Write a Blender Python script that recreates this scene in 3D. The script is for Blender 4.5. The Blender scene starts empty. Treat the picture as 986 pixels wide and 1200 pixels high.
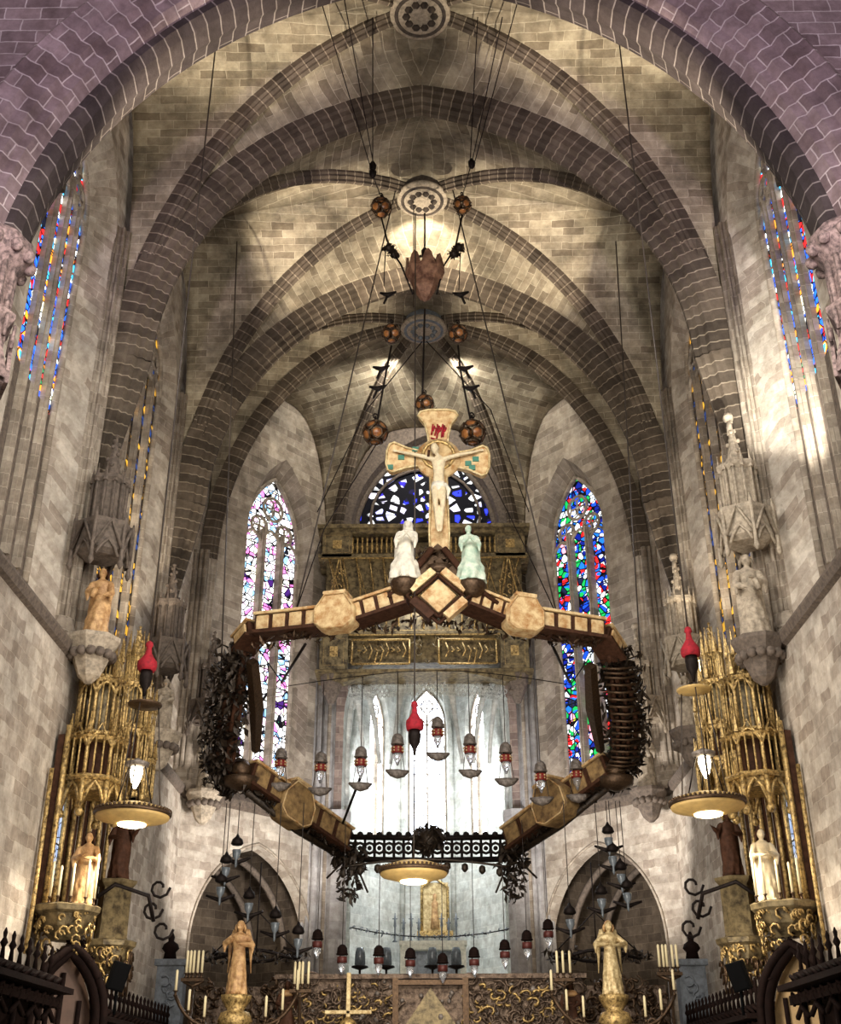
import bpy, bmesh, math, random
from mathutils import Vector, Matrix
from math import sin, cos, pi, sqrt, atan2, radians

sc = bpy.context.scene
COL = sc.collection
# ------------------------------------------------------------------ camera
AX, ZV = (14.0, 690.0), (-9.0, -2590.0)          # vanishing points of depth and height, from the picture centre
FOC = sqrt(-(AX[0]*ZV[0] + AX[1]*ZV[1]))
_y = Vector((AX[0], AX[1], FOC)).normalized()
_z = Vector((ZV[0], ZV[1], FOC)).normalized()
_x = _y.cross(_z)
R_wc = Matrix((_x, _y, _z))                       # camera (right, down, fwd) -> world
CAM = Vector((0.13, 0.0, 1.6))
cam_d = bpy.data.cameras.new('camera'); cam = bpy.data.objects.new('camera', cam_d); COL.objects.link(cam)
right = R_wc @ Vector((1, 0, 0)); down = R_wc @ Vector((0, 1, 0)); fwd = R_wc @ Vector((0, 0, 1))
M = Matrix((right, -down, -fwd)).transposed().to_4x4(); M.translation = CAM
cam.matrix_world = M
cam_d.sensor_fit = 'HORIZONTAL'; cam_d.sensor_width = 36; cam_d.lens = FOC/986*36
cam_d.clip_end = 300
sc.camera = cam
def P(px, py, Y):
    d = R_wc @ Vector((px-493.0, py-600.0, FOC))
    return CAM + d*(Y-CAM.y)/d.y
# ------------------------------------------------------------------ world, lights, exposure
w = bpy.data.worlds.new('world'); sc.world = w; w.use_nodes = True
w.node_tree.nodes['Background'].inputs[0].default_value = (0.95, 0.88, 0.85, 1)
w.node_tree.nodes['Background'].inputs[1].default_value = 0.30
sc.view_settings.view_transform = 'Standard'; sc.view_settings.look = 'None'
sc.view_settings.gamma = 1; sc.view_settings.exposure = 0.45; sc.view_settings.use_curve_mapping = False
def light(kind, loc, power, col=(1, .9, .75), aim=None, size=1.0, angle=60, blend=.6, name='lamp_or_fill_light'):
    d = bpy.data.lights.new(name, kind); d.energy = power; d.color = col
    if kind == 'AREA': d.shape = 'DISK'; d.size = size
    elif kind == 'SPOT': d.shadow_soft_size = size; d.spot_size = radians(angle); d.spot_blend = blend
    else: d.shadow_soft_size = size
    o = bpy.data.objects.new(name, d); COL.objects.link(o); o.location = loc
    if aim is not None: o.rotation_euler = (Vector(aim)-Vector(loc)).to_track_quat('-Z', 'Y').to_euler()
    return o
WARM = (1, .88, .70); COOL = (.80, .88, 1); VIO = (.86, .66, 1)
# nave light on the front wall (violet), spots on the ledges washing the vaults, fills added for daylight and dim parts
for s in (-1, 1):
    light('SPOT', (s*5, 2, 8), 6200, VIO, (s*8.2, 17, 22), .4, 36)
    light('SPOT', (s*6.4, 19.4, 11.2), 15000, WARM, (s*5.0, 19.9, 26), .12, 32)
    light('SPOT', (s*6.3, 26.4, 13.5), 13000, WARM, (s*2.9, 30.6, 28), .10, 26)
    light('SPOT', (s*6.6, 34.4, 11.6), 7500, WARM, (s*4.6, 35.0, 25.5), .10, 22)
    light('AREA', (s*5.5, 14, 15), 420, (1, .95, .86), (s*2, 30, 10), 3)  # added area fill from the nave side, no fixture there
    light('SPOT', (s*3, 19.0, 6), 1300, (1, .9, .8), (-s*8, 25, 6), .6, 80)
    light('SPOT', (s*2.6, 34.8, 5.8), 2300, (1, .94, .88), (s*6.8, 39.8, 11.0), .5, 88)  # added spots in mid-air, brighten the apse piers and walls
    light('SPOT', (s*1.0, 37.8, 28.0), 700, (1, .95, .85), (s*1.5, 39.0, 27.4), .08, 120)
    light('POINT', (s*5.6, 41.2, 6.5), 25, WARM, size=.2)  # small warm fill added inside each side chapel
    light('SPOT', (s*7.0, 27.6, 11.3), 1500, WARM, (s*8.4, 31.2, 17), .1, 40)
light('SPOT', (7.4, 19.6, 11.4), 5200, (1, .96, .86), (8.7, 24.0, 18), .1, 30)
light('SPOT', (0, 30.5, 28.0), 550, WARM, (0, 32.0, 28.4), .08, 130)
light('AREA', (0, 17.5, 16.5), 500, (1, .95, .88), (0, 40, 11), 5)  # added area fill aimed deep, brightens the middle and apse
light('AREA', (0, 20, 3), 500, (1, .92, .8), (0, 34, 10), 6)  # added low area fill, not a fixture
light('AREA', (0, 46.5, 15), 520, (.93, .97, 1), (0, 50, 7), 3)  # added fill inside the small chapel, besides its glowing windows
light('AREA', (0, 39.5, 19), 300, (.85, .9, 1), (0, 33, 10), 3)
light('SPOT', (0, 35.4, 9.5), 1500, (1, .88, .7), (0, 40.4, 18.2), .3, 40)  # spot added behind the canopy to brighten the gallery
light('SPOT', (0, 26, 7.0), 900, (1, .9, .75), (0, 33.6, 4), .3, 70)  # spot added to brighten the altar screen
for s in (-1, 1): light('SPOT', (s*1.2, 36.0, 8.0), 650, (.82, .88, 1), (s*3.7, 42, 12.5), .4, 50)  # added cool spots, imitate daylight on the shafts by the opening
# ------------------------------------------------------------------ materials
def srgb(h):
    if isinstance(h, str): c = [int(h[i:i+2], 16)/255 for i in (0, 2, 4)]
    else: c = [x/255 for x in h]
    return tuple((x/12.92 if x <= .04045 else ((x+.055)/1.055)**2.4) for x in c) + (1,)
class NT:
    def __init__(s, name):
        s.m = bpy.data.materials.new(name); s.m.use_nodes = True; s.t = s.m.node_tree; s.b = s.t.nodes['Principled BSDF']
    def n(s, kind, **kw):
        x = s.t.nodes.new(kind)
        for k, v in kw.items():
            if k in x.inputs: x.inputs[k].default_value = v
            else: setattr(x, k, v)
        return x
    def l(s, a, b): s.t.links.new(a, b)
    def mix(s, f, a, b, mode='MIX'):
        x = s.t.nodes.new('ShaderNodeMix'); x.data_type = 'RGBA'; x.blend_type = mode
        for i, v in ((0, f), (6, a), (7, b)):
            if hasattr(v, 'links'): s.l(v, x.inputs[i])
            else: x.inputs[i].default_value = v
        return x.outputs[2]
    def ramp(s, f, stops, interp='LINEAR'):
        x = s.t.nodes.new('ShaderNodeValToRGB'); x.color_ramp.interpolation = interp
        e = x.color_ramp.elements
        while len(e) < len(stops): e.new(.5)
        for i, (p, c) in enumerate(stops): e[i].position = p; e[i].color = c if len(c) == 4 else c+(1,)
        s.l(f, x.inputs[0]); return x.outputs[0]
def stone(name, c1, c2, mort, bw=.62, bh=.3, ms=.014, bump=.5, stain=.5, offs=.5, wob_=.09):
    t = NT(name); uv = t.n('ShaderNodeUVMap')
    geo = t.n('ShaderNodeNewGeometry')
    br = t.n('ShaderNodeTexBrick', Scale=1.0); br.offset = offs; br.squash = 1
    br.inputs['Brick Width'].default_value = bw; br.inputs['Row Height'].default_value = bh
    br.inputs['Mortar Size'].default_value = ms; br.inputs['Mortar Smooth'].default_value = .3
    br.inputs['Color1'].default_value = srgb(c1); br.inputs['Color2'].default_value = srgb(c2); br.inputs['Mortar'].default_value = srgb(mort)
    wob = t.n('ShaderNodeTexNoise', Scale=2.6, Detail=1.0); t.l(uv.outputs[0], wob.inputs['Vector'])
    add = t.n('ShaderNodeVectorMath', operation='MULTIPLY_ADD'); t.l(wob.outputs['Color'], add.inputs[0]); add.inputs[1].default_value = (wob_, wob_*.6, 0); t.l(uv.outputs[0], add.inputs[2])
    t.l(add.outputs[0], br.inputs['Vector'])
    n1 = t.n('ShaderNodeTexNoise', Scale=.55, Detail=6.0, Roughness=.65); t.l(geo.outputs['Position'], n1.inputs['Vector'])
    n2 = t.n('ShaderNodeTexNoise', Scale=5.0, Detail=5.0, Roughness=.7); t.l(geo.outputs['Position'], n2.inputs['Vector'])
    st = t.ramp(n1.outputs[0], [(.32, (1-stain,)*3), (.62, (1, 1, 1))])
    st2 = t.ramp(n2.outputs[0], [(.3, (.72, .70, .68)), (.66, (1.08, 1.08, 1.06))])
    n3 = t.n('ShaderNodeTexNoise', Scale=2.1, Detail=4.0, Roughness=.6); t.l(geo.outputs['Position'], n3.inputs['Vector'])
    st3 = t.ramp(n3.outputs[0], [(.36, (.70, .66, .62)), (.60, (1.06, 1.05, 1.04))])
    c = t.mix(1.0, br.outputs['Color'], st, 'MULTIPLY'); c = t.mix(.9, c, st2, 'MULTIPLY'); c = t.mix(.75, c, st3, 'MULTIPLY')
    t.l(c, t.b.inputs['Base Color']); t.b.inputs['Roughness'].default_value = .88
    t.b.inputs['Specular IOR Level'].default_value = .25
    ma = t.n('ShaderNodeMath', operation='MULTIPLY_ADD'); t.l(br.outputs['Fac'], ma.inputs[0]); ma.inputs[1].default_value = -.5; t.l(n2.outputs[0], ma.inputs[2])
    bp = t.n('ShaderNodeBump', Strength=bump, Distance=.05); t.l(ma.outputs[0], bp.inputs['Height']); t.l(bp.outputs[0], t.b.inputs['Normal'])
    return t.m
def plain(name, c, rough=.6, metal=0, var=.35, scale=6, bump=.3, c2=None, emit=None, es=0, dist=.02):
    t = NT(name); tc = t.n('ShaderNodeTexCoord')
    n = t.n('ShaderNodeTexNoise', Scale=float(scale), Detail=5.0, Roughness=.65); t.l(tc.outputs['Object'], n.inputs['Vector'])
    a = srgb(c); b = srgb(c2) if c2 else tuple(x*(1-var) for x in a[:3])+(1,)
    col = t.ramp(n.outputs[0], [(.35, b), (.62, a)])
    t.l(col, t.b.inputs['Base Color']); t.b.inputs['Roughness'].default_value = rough; t.b.inputs['Metallic'].default_value = metal
    if bump:
        bp = t.n('ShaderNodeBump', Strength=bump, Distance=dist); t.l(n.outputs[0], bp.inputs['Height']); t.l(bp.outputs[0], t.b.inputs['Normal'])
    if emit: t.b.inputs['Emission Color'].default_value = srgb(emit); t.b.inputs['Emission Strength'].default_value = es
    return t.m
def glassmat(name, stops, strength, cell=5.0, lead=.06, stretch=(1, 1), top=None, rnd=1.0):
    """daylight through leaded coloured glass: random panes of a palette, dark leading between"""
    t = NT(name); uv = t.n('ShaderNodeUVMap'); mp = t.n('ShaderNodeMapping'); mp.inputs['Scale'].default_value = (stretch[0], stretch[1], 1)
    t.l(uv.outputs[0], mp.inputs[0])
    v = t.n('ShaderNodeTexVoronoi', Scale=cell, Randomness=rnd); t.l(mp.outputs[0], v.inputs['Vector'])
    ve = t.n('ShaderNodeTexVoronoi', Scale=cell, Randomness=rnd); ve.feature = 'DISTANCE_TO_EDGE'; t.l(mp.outputs[0], ve.inputs['Vector'])
    sp = t.n('ShaderNodeSeparateColor'); t.l(v.outputs['Color'], sp.inputs[0])
    big = t.n('ShaderNodeTexNoise', Scale=1.1, Detail=2.0); t.l(uv.outputs[0], big.inputs['Vector'])
    mx = t.n('ShaderNodeMath', operation='MULTIPLY_ADD'); t.l(big.outputs[0], mx.inputs[0]); mx.inputs[1].default_value = .8
    s2 = t.n('ShaderNodeMath', operation='MULTIPLY_ADD'); t.l(sp.outputs[0], s2.inputs[0]); s2.inputs[1].default_value = .75; s2.inputs[2].default_value = -.32
    t.l(s2.outputs[0], mx.inputs[2])
    col = t.ramp(mx.outputs[0], [(i/len(stops), srgb(c)) for i, c in enumerate(stops)], 'CONSTANT')
    ed = t.ramp(ve.outputs['Distance'], [(0, (0, 0, 0)), (lead, (0, 0, 0)), (lead*1.6, (1, 1, 1))])
    bar = t.n('ShaderNodeTexBrick', Scale=1.0); bar.offset = 0
    bar.inputs['Brick Width'].default_value = 9; bar.inputs['Row Height'].default_value = .62; bar.inputs['Mortar Size'].default_value = .022
    for k, cc in (('Color1', (1, 1, 1, 1)), ('Color2', (1, 1, 1, 1)), ('Mortar', (.02, .02, .02, 1))): bar.inputs[k].default_value = cc
    t.l(uv.outputs[0], bar.inputs['Vector'])
    c = t.mix(1.0, col, ed, 'MULTIPLY'); c = t.mix(1.0, c, bar.outputs['Color'], 'MULTIPLY')
    t.b.inputs['Base Color'].default_value = (.01, .01, .015, 1); t.b.inputs['Roughness'].default_value = .5; t.b.inputs['Specular IOR Level'].default_value = .03
    t.l(c, t.b.inputs['Emission Color']); t.b.inputs['Emission Strength'].default_value = strength
    return t.m
M_ = dict(
 wall=stone('pale_ashlar', 'd8cfc2', 'a89b8e', 'cfc4b6', .5, .27, .009, .6, .42, wob_=.2),
 web=stone('vault_ashlar', 'bdb29b', '877b69', 'cabfa9', .75, .26, .012, .6, .68),
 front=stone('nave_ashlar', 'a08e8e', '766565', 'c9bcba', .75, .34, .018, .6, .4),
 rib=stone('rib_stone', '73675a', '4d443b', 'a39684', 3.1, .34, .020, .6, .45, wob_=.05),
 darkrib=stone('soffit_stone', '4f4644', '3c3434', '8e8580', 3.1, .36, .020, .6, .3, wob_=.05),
 pier=stone('pier_stone', 'c4b8a8', '998d80', 'cabfb0', .9, .32, .010, .4, .5),
 pink=stone('pink_pier_stone', 'b09c92', '8a7974', 'b5a79c', .5, .28, .016, .5, .4),
 carve=plain('carved_stone', 'b8a994', .85, 0, .5, 9, .6),
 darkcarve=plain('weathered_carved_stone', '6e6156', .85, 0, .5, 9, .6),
 plaster=stone('chapel_ashlar', 'd9dcd8', 'c3c8c6', 'e4e6e2', .8, .4, .01, .3, .25),
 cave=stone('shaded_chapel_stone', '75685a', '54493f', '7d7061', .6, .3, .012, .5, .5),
 floor=stone('floor_slabs', '8d8378', '776d63', '5b534b', 1.2, .6, .008, .2, .3),
 gold=plain('gilded_carving', 'd8b878', .42, .55, .6, 14, .6, c2='5a4426'),
 paleg=plain('pale_gilding', 'dcc898', .5, .3, .4, 10, .4, c2='a08556'),
 navecarve=plain('dark_carved_stone', '8a7470', .85, 0, .6, 9, .7, c2='3c2f2e'),
 bossdark=plain('dark_boss_stone', '54493f', .85, 0, .6, 5, .7, c2='2c2521'),
 ochre=plain('worn_ochre_panel', '9c7f52', .65, .05, .5, 4, .4, c2='5a4329'),
 shaft=stone('blue_grey_shaft_stone', 'c4c2c2', 'a6a3a4', 'b9b6b5', .9, .6, .006, .3, .35),
 dgold=plain('dull_gilding', '8a7a58', .5, .4, .6, 5, .7, c2='3a3022'),
 wood=plain('dark_walnut', '1c110e', .8, 0, .5, 8, .4),
 iron=plain('dark_iron', '2a2422', .55, .6, .4, 14, .4),
 bronze=plain('aged_bronze', '5c4836', .45, .75, .5, 16, .5),
 cream=plain('painted_cream_panel', 'd8bf8f', .6, 0, .4, 5, .3, c2='a5753f'),
 white=plain('white_robe', 'e6dfcd', .7, 0, .3, 7, .5),
 ivory=plain('ivory_flesh', 'dccaa6', .6, 0, .3, 8, .3),
 mint=plain('pale_green_robe', 'cfd8c4', .7, 0, .3, 5, .5, c2='8fae9a'),
 candle=plain('candle_wax', 'efe0b4', .5, 0, .1, 5, 0),
 red=plain('red_velvet', 'a81226', .8, 0, .5, 12, .5),
 blackm=plain('black_plastic', '050506', .9, 0, .2, 6, 0),
 leaf=plain('dark_bronze_foliage', '3c3024', .5, .45, .6, 10, .6, c2='1a130d'),
 cable=plain('steel_cable', '4c443e', .5, .5, .2, 4, 0),
 robe=plain('gilded_robe', 'cfa874', .55, .1, .4, 7, .5, c2='946a42'),
 brown=plain('dark_wood_figure', '4b3225', .6, 0, .5, 8, .4),
 silver=plain('tarnished_silver_relief', '7d6a5a', .42, .5, .6, 7, .9, c2='38291f', dist=.06),
 slate=plain('grey_marble', '7b828a', .4, .1, .5, 6, .3),
)
# ------------------------------------------------------------------ mesh helpers
class MB:
    def __init__(s): s.v = []; s.f = []; s.uv = []; s.sm = []
    def add(s, vs, fs, uvs=None, smooth=False):
        b = len(s.v); s.v += [Vector(v) for v in vs]
        for i, f in enumerate(fs):
            s.f.append([b+k for k in f]); s.uv.append(uvs[i] if uvs else None); s.sm.append(smooth)
        return s
    def box(s, c, sz, rz=0, top=1.0, basis=None):
        c = Vector(c); X, Y, Z = [a*.5 for a in sz]
        R = basis or Matrix.Rotation(rz, 3, 'Z')
        vs = []
        for z, k in ((-Z, 1), (Z, top)):
            for x, y in ((-X, -Y), (X, -Y), (X, Y), (-X, Y)): vs.append(c + R @ Vector((x*k, y*k, z)))
        return s.add(vs, [(3, 2, 1, 0), (4, 5, 6, 7), (0, 1, 5, 4), (1, 2, 6, 5), (2, 3, 7, 6), (3, 0, 4, 7)])
    def lathe(s, prof, c=(0, 0, 0), n=12, sx=1, sy=1, smooth=True, rz=0, R=None, lobes=0, amp=0):
        c = Vector(c); vs = []; fs = []; R = R or Matrix.Identity(3)
        for r, z in prof:
            for i in range(n):
                a = rz + 2*pi*i/n; k = 1 + (amp*cos(lobes*a) if lobes else 0)
                vs.append(c + R @ Vector((r*k*cos(a)*sx, r*k*sin(a)*sy, z)))
        for j in range(len(prof)-1):
            for i in range(n): fs.append((j*n+i, j*n+(i+1) % n, (j+1)*n+(i+1) % n, (j+1)*n+i))
        fs.append(tuple(reversed(range(n)))); fs.append(tuple((len(prof)-1)*n+i for i in range(n)))
        return s.add(vs, fs, smooth=smooth)
    def tube(s, pts, r, n=6, smooth=True):
        pts = [Vector(p) for p in pts]; vs = []; fs = []; m = len(pts); ref = None
        for i, p in enumerate(pts):
            d = (pts[min(i+1, m-1)]-pts[max(i-1, 0)]); d = d.normalized() if d.length > 1e-9 else Vector((0, 0, 1))
            if ref is None: ref = Vector((0, 0, 1)) if abs(d.z) < .9 else Vector((1, 0, 0))
            a = d.cross(ref).normalized(); b = d.cross(a).normalized(); ref = -b if b.length else ref
            ref = a.cross(d)
            rr = r[i] if isinstance(r, (list, tuple)) else r
            for k in range(n): t = 2*pi*k/n; vs.append(p + a*cos(t)*rr + b*sin(t)*rr)
        for j in range(m-1):
            for i in range(n): fs.append((j*n+i, j*n+(i+1) % n, (j+1)*n+(i+1) % n, (j+1)*n+i))
        fs.append(tuple(reversed(range(n)))); fs.append(tuple((m-1)*n+i for i in range(n)))
        return s.add(vs, fs, smooth=smooth)
    def ball(s, c, r, n=10, sx=1, sy=1, sz=1, R=None):
        m = max(4, n//2+1)
        return s.lathe([(max(.02*r, r*sin(pi*j/m)), -r*cos(pi*j/m)*sz) for j in range(m+1)], c, n, sx, sy, R=R)
    def prism(s, poly, o, U, V, W, depth, smooth=False):
        o, U, V, W = map(Vector, (o, U, V, W)); n = len(poly)
        vs = [o+U*a+V*b for a, b in poly] + [o+U*a+V*b+W*depth for a, b in poly]
        return s.add(vs, [tuple(range(n)), tuple(reversed(range(n, 2*n)))] + [(i, i+n, (i+1) % n+n, (i+1) % n) for i in range(n)], smooth=smooth)
    def sweep(s, prof, path, side, closed=False, uvk=1.0, flip=False, sc=None):
        """prof: list of (side, down) ; path in a plane whose normal is `side`"""
        side = Vector(side).normalized(); path = [Vector(p) for p in path]; m = len(path); n = len(prof)
        per = [0]
        for i in range(n-1): per.append(per[-1] + (Vector(prof[i+1])-Vector(prof[i])).length)
        L = 0; ls = []; vs = []
        for i, p in enumerate(path):
            if i: L += (p-path[i-1]).length
            ls.append(L)
            d = (path[min(i+1, m-1)]-path[max(i-1, 0)]).normalized(); dn = d.cross(side).normalized()
            if flip: dn = -dn
            kk = sc[i] if sc else 1
            for a, b in prof: vs.append(p+side*a*kk+dn*b*kk)
        fs = []; uvs = []
        for j in range(m-1):
            for i in range(n-1):
                fs.append((j*n+i, j*n+i+1, (j+1)*n+i+1, (j+1)*n+i))
                uvs.append([(per[i], ls[j]), (per[i+1], ls[j]), (per[i+1], ls[j+1]), (per[i], ls[j+1])])
        return s.add(vs, fs, uvs)
    def grid(s, fn, nu, nv, uvfn=None, smooth=True):
        vs = [fn(i/nu, j/nv) for j in range(nv+1) for i in range(nu+1)]; fs = []; uvs = []
        for j in range(nv):
            for i in range(nu):
                q = (j*(nu+1)+i, j*(nu+1)+i+1, (j+1)*(nu+1)+i+1, (j+1)*(nu+1)+i); fs.append(q)
                if uvfn: uvs.append([uvfn(vs[k]) for k in q])
        return s.add(vs, fs, uvs if uvfn else None, smooth)
    def xf(s, Mx):
        s.v = [Mx @ v for v in s.v]; return s
    def build(s, name, mat, parent=None, loc=None, bevel=0):
        me = bpy.data.meshes.new(name); o = Vector(loc) if loc is not None else Vector()
        me.from_pydata([v-o for v in s.v], [], s.f); me.update()
        ul = me.uv_layers.new(name='UVMap'); k = 0
        flat = []
        for i, f in enumerate(s.f):
            if s.uv[i]: 
                for q in s.uv[i]: flat += [q[0], q[1]]
            else:
                nn = me.polygons[i].normal
                if abs(nn.z) < .75:
                    T = Vector((-nn.y, nn.x, 0)); T = T.normalized() if T.length > 1e-6 else Vector((1, 0, 0))
                    if T.x < -.01 or (abs(T.x) <= .01 and T.y < 0): T = -T
                    for q in f: flat += [s.v[q].dot(T), s.v[q].z]
                else:
                    for q in f: flat += [s.v[q].x, s.v[q].y]
        ul.data.foreach_set('uv', flat)
        me.polygons.foreach_set('use_smooth', s.sm)
        me.materials.append(M_[mat] if isinstance(mat, str) else mat)
        ob = bpy.data.objects.new(name, me); COL.objects.link(ob)
        if loc is not None: ob.location = o
        if parent: ob.parent = parent
        if bevel:
            b = ob.modifiers.new('bevel', 'BEVEL'); b.width = bevel; b.segments = 2; b.limit_method = 'ANGLE'
        return ob
def thing(name, label, cat, loc=(0, 0, 0), rz=0, group=None, kind=None):
    o = bpy.data.objects.new(name, None); COL.objects.link(o); o.location = loc; o.rotation_euler = (0, 0, rz); o.empty_display_size = .2
    return tag(o, label, cat, group, kind)
def tag(o, label=None, cat=None, group=None, kind=None):
    if label: o['label'] = label
    if cat: o['category'] = cat
    if group: o['group'] = group
    if kind: o['kind'] = kind
    return o
def struct(name, loc=(0, 0, 0)): return thing(name, None, None, loc, kind='structure')
def dup(root, loc, rz=None, label=None):
    r = root.copy(); COL.objects.link(r); r.location = loc
    if rz is not None: r.rotation_euler = (0, 0, rz)
    if label: r['label'] = label
    def rec(a, b):
        for ch in KIDS.get(a.name, list(a.children)):
            c = ch.copy(); COL.objects.link(c); c.parent = b; rec(ch, c)
    rec(root, r); return r
KIDS = {}
def arch_pts(hw, rise, n=10):
    r = (hw*hw+rise*rise)/(2*hw); c = r-hw; out = []
    a1 = atan2(rise, -c) if c < 0 else atan2(rise, -c)
    for i in range(n+1):
        a = pi - (pi-atan2(rise, -c))*i/n; out.append((c+r*cos(a), r*sin(a)))
    out[0] = (-hw, 0); out[-1] = (0, rise)
    return out + [(-u, h) for u, h in reversed(out[:-1])]
def outline(uc, hw, sill, spring, rise, n=10):
    return [(uc-hw, sill)] + [(uc+u, spring+h) for u, h in arch_pts(hw, rise, n)] + [(uc+hw, sill)]
for k_ in ('wood', 'blackm', 'brown', 'iron'): M_[k_].node_tree.nodes['Principled BSDF'].inputs['Specular IOR Level'].default_value = .08
# ------------------------------------------------------------------ structure
def lancet_wall(mb, o, U, N, u0, u1, v0, v1, uc, hw, sill, spring, rise, depth, hwi, silli=None, springi=None, risei=None, rv=None):
    """wall face with a pointed opening and a splayed reveal going back along N; rv: other builder for the reveal"""
    o, U, N = Vector(o), Vector(U), Vector(N); Z = Vector((0, 0, 1))
    pt = lambda u, v, d=0: o+U*u+Z*v+N*d
    def q(a, b, c, d): mb.add([pt(*a), pt(*b), pt(*c), pt(*d)], [(0, 1, 2, 3)], [[(x[0], x[1]) for x in (a, b, c, d)]])
    O = outline(uc, hw, sill, spring, rise)
    q((u0, v0), (u1, v0), (u1, sill), (u0, sill))
    q((u0, sill), (uc-hw, sill), (uc-hw, spring), (u0, spring)); q((uc+hw, sill), (u1, sill), (u1, spring), (uc+hw, spring))
    q((u0, spring), (uc-hw, spring), (uc-hw, v1), (u0, v1)); q((uc+hw, spring), (u1, spring), (u1, v1), (uc+hw, v1))
    for a, b in zip(O[1:-2], O[2:-1]): q(a, b, (b[0], v1), (a[0], v1))
    I = outline(uc, hwi, silli if silli is not None else sill+.3, springi or spring, risei or rise*hwi/hw)
    rb = rv or mb; L = 0
    for k in range(len(O)-1):
        a, b, c, d = O[k], O[k+1], I[k+1], I[k]; l = sqrt((a[0]-b[0])**2+(a[1]-b[1])**2)
        rb.add([pt(*a), pt(*b), pt(*c, depth), pt(*d, depth)], [(0, 1, 2, 3)], [[(0, L), (0, L+l), (depth, L+l), (depth, L)]]); L += l
    a, b, c, d = O[-1], O[0], I[0], I[-1]
    rb.add([pt(*a), pt(*b), pt(*c, depth), pt(*d, depth)], [(0, 1, 2, 3)], [[(a[0], 0), (b[0], 0), (b[0], depth), (a[0], depth)]])
    return I
def window(name, o, U, N, depth, I, uc, hw, spring, rise, lights, glass, md=.3, mw=.06, blind=None, sill=None):
    """stained window in a pointed reveal: glass, mullions, arched heads and tracery rings"""
    o, U, N = Vector(o), Vector(U), Vector(N); Z = Vector((0, 0, 1)); pt = lambda u, v, d=0: o+U*u+Z*v+N*d
    w = struct(name)
    g = MB(); n = len(I); zs = I[0][1]
    g.add([pt(u, v, depth) for u, v in I], [tuple(range(n))], [[(u, v) for u, v in I]])
    g.build('stained_glass', glass, w)
    if blind:
        b = MB(); b.add([pt(u, v, depth-.03) for u, v in ((uc-hw, zs), (uc+hw, zs), (uc+hw, blind), (uc-hw, blind))], [(0, 1, 2, 3)], [[(uc-hw, zs), (uc+hw, zs), (uc+hw, blind), (uc-hw, blind)]])
        b.build('blind_panel', 'darkcarve', w)
    lw = 2*hw/lights; top = spring-hw*.15
    B = Matrix((U, N, Z)).transposed()
    for k in range(1, lights):
        u = uc-hw+lw*k; ext = rise*(1-abs(u-uc)/hw)*.35
        m = MB(); zt = top+ext
        m.box(pt(u, (zs+zt)/2, depth-md/2), (mw*2, md, zt-zs), basis=B); m.box(pt(u, (zs+zt)/2, depth-md-.03), (mw*1.0, .1, zt-zs), basis=B)
        m.build('mullion', 'pier', w)
    t = MB(); dd = depth-md*.5; tr = mw*.8
    for k in range(lights):
        c = uc-hw+lw*(k+.5); base = top-lw*.3+rise*.12*(1-abs(c-uc)/hw)
        t.tube([pt(c+a, base+h, dd) for a, h in arch_pts(lw*.5, lw*.75, 5)], tr, 5)
    rr = hw*.36
    rings = [(0, spring+rise*.52, rr)]
    if lights > 2: rings += [(-hw*.46, spring+rise*.2, rr*.8), (hw*.46, spring+rise*.2, rr*.8)]
    for a, h, r in rings:
        t.tube([pt(uc+a+r*cos(q*pi/6), h+r*sin(q*pi/6), dd) for q in range(13)], tr, 5)
        for q in range(4):
            aa = q*pi/2+pi/4; r2 = r*.42
            t.tube([pt(uc+a+r*.52*cos(aa)+r2*cos(e*pi/4), h+r*.52*sin(aa)+r2*sin(e*pi/4), dd) for e in range(9)], tr*.6, 4)
    t.tube([pt(u, v, dd) for u, v in I], mw*1.2, 5)
    t.build('tracery', 'pier', w)
    return w
Y1 = 24.9; Y2 = 33.1; WX = 8.0; ZL = 10.75; XU = 8.35
BAY = [(18.4, Y1), (Y1, Y2), (Y2, 37.5)]
C1 = (8.0, 37.5); C2 = (3.9, 42.2)
G_multi = glassmat('glass_blue_gold_red', ['0b0d18', '1c57c8', '1840a0', 'd8dde0', '1e3f9c', 'd07a20', '2f9fd8', 'a01b1b', '1c57c8', 'e9e6c8', '1b7a48'], 3.4, 4, .05, (1.0, 1))
G_gold = glassmat('glass_amber', ['30261a', '4a3820', 'd8a030', '3a2c1c', '203a70', '30261a'], 1.5, 4, .06)
G_pink = glassmat('glass_pink_white', ['3a1a60', 'e87ac8', 'ffffff', 'ffffff', 'f4c8ea', 'fff6e0', 'ffffff', '88b8e8', 'ffffff', '101018', '2a8050'], 1.9, 3.6, .05)
G_blue = glassmat('glass_blue_green_red', ['18203c', '1446d8', 'ffffff', '12a04a', '1a6ae0', 'e02020', 'e8f4ff', '0a1a78', 'f0a0b0', 'f0e020'], 1.7, 3.6, .06)
G_rose = glassmat('glass_rose_blue_white', ['0b0828', '2430d8', 'ffffff', 'ffffff', 'b8b8ff', 'ffffff', '2a20a0', 'e8e0ff', 'ffffff', '140c40'], 2.6, 2.3, .15)
G_white = glassmat('glass_daylight', ['ffffff', 'e8f2ff', 'ffffff', 'f4f8ff', 'd4e2ff'], 6.0, 3, .01)
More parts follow.
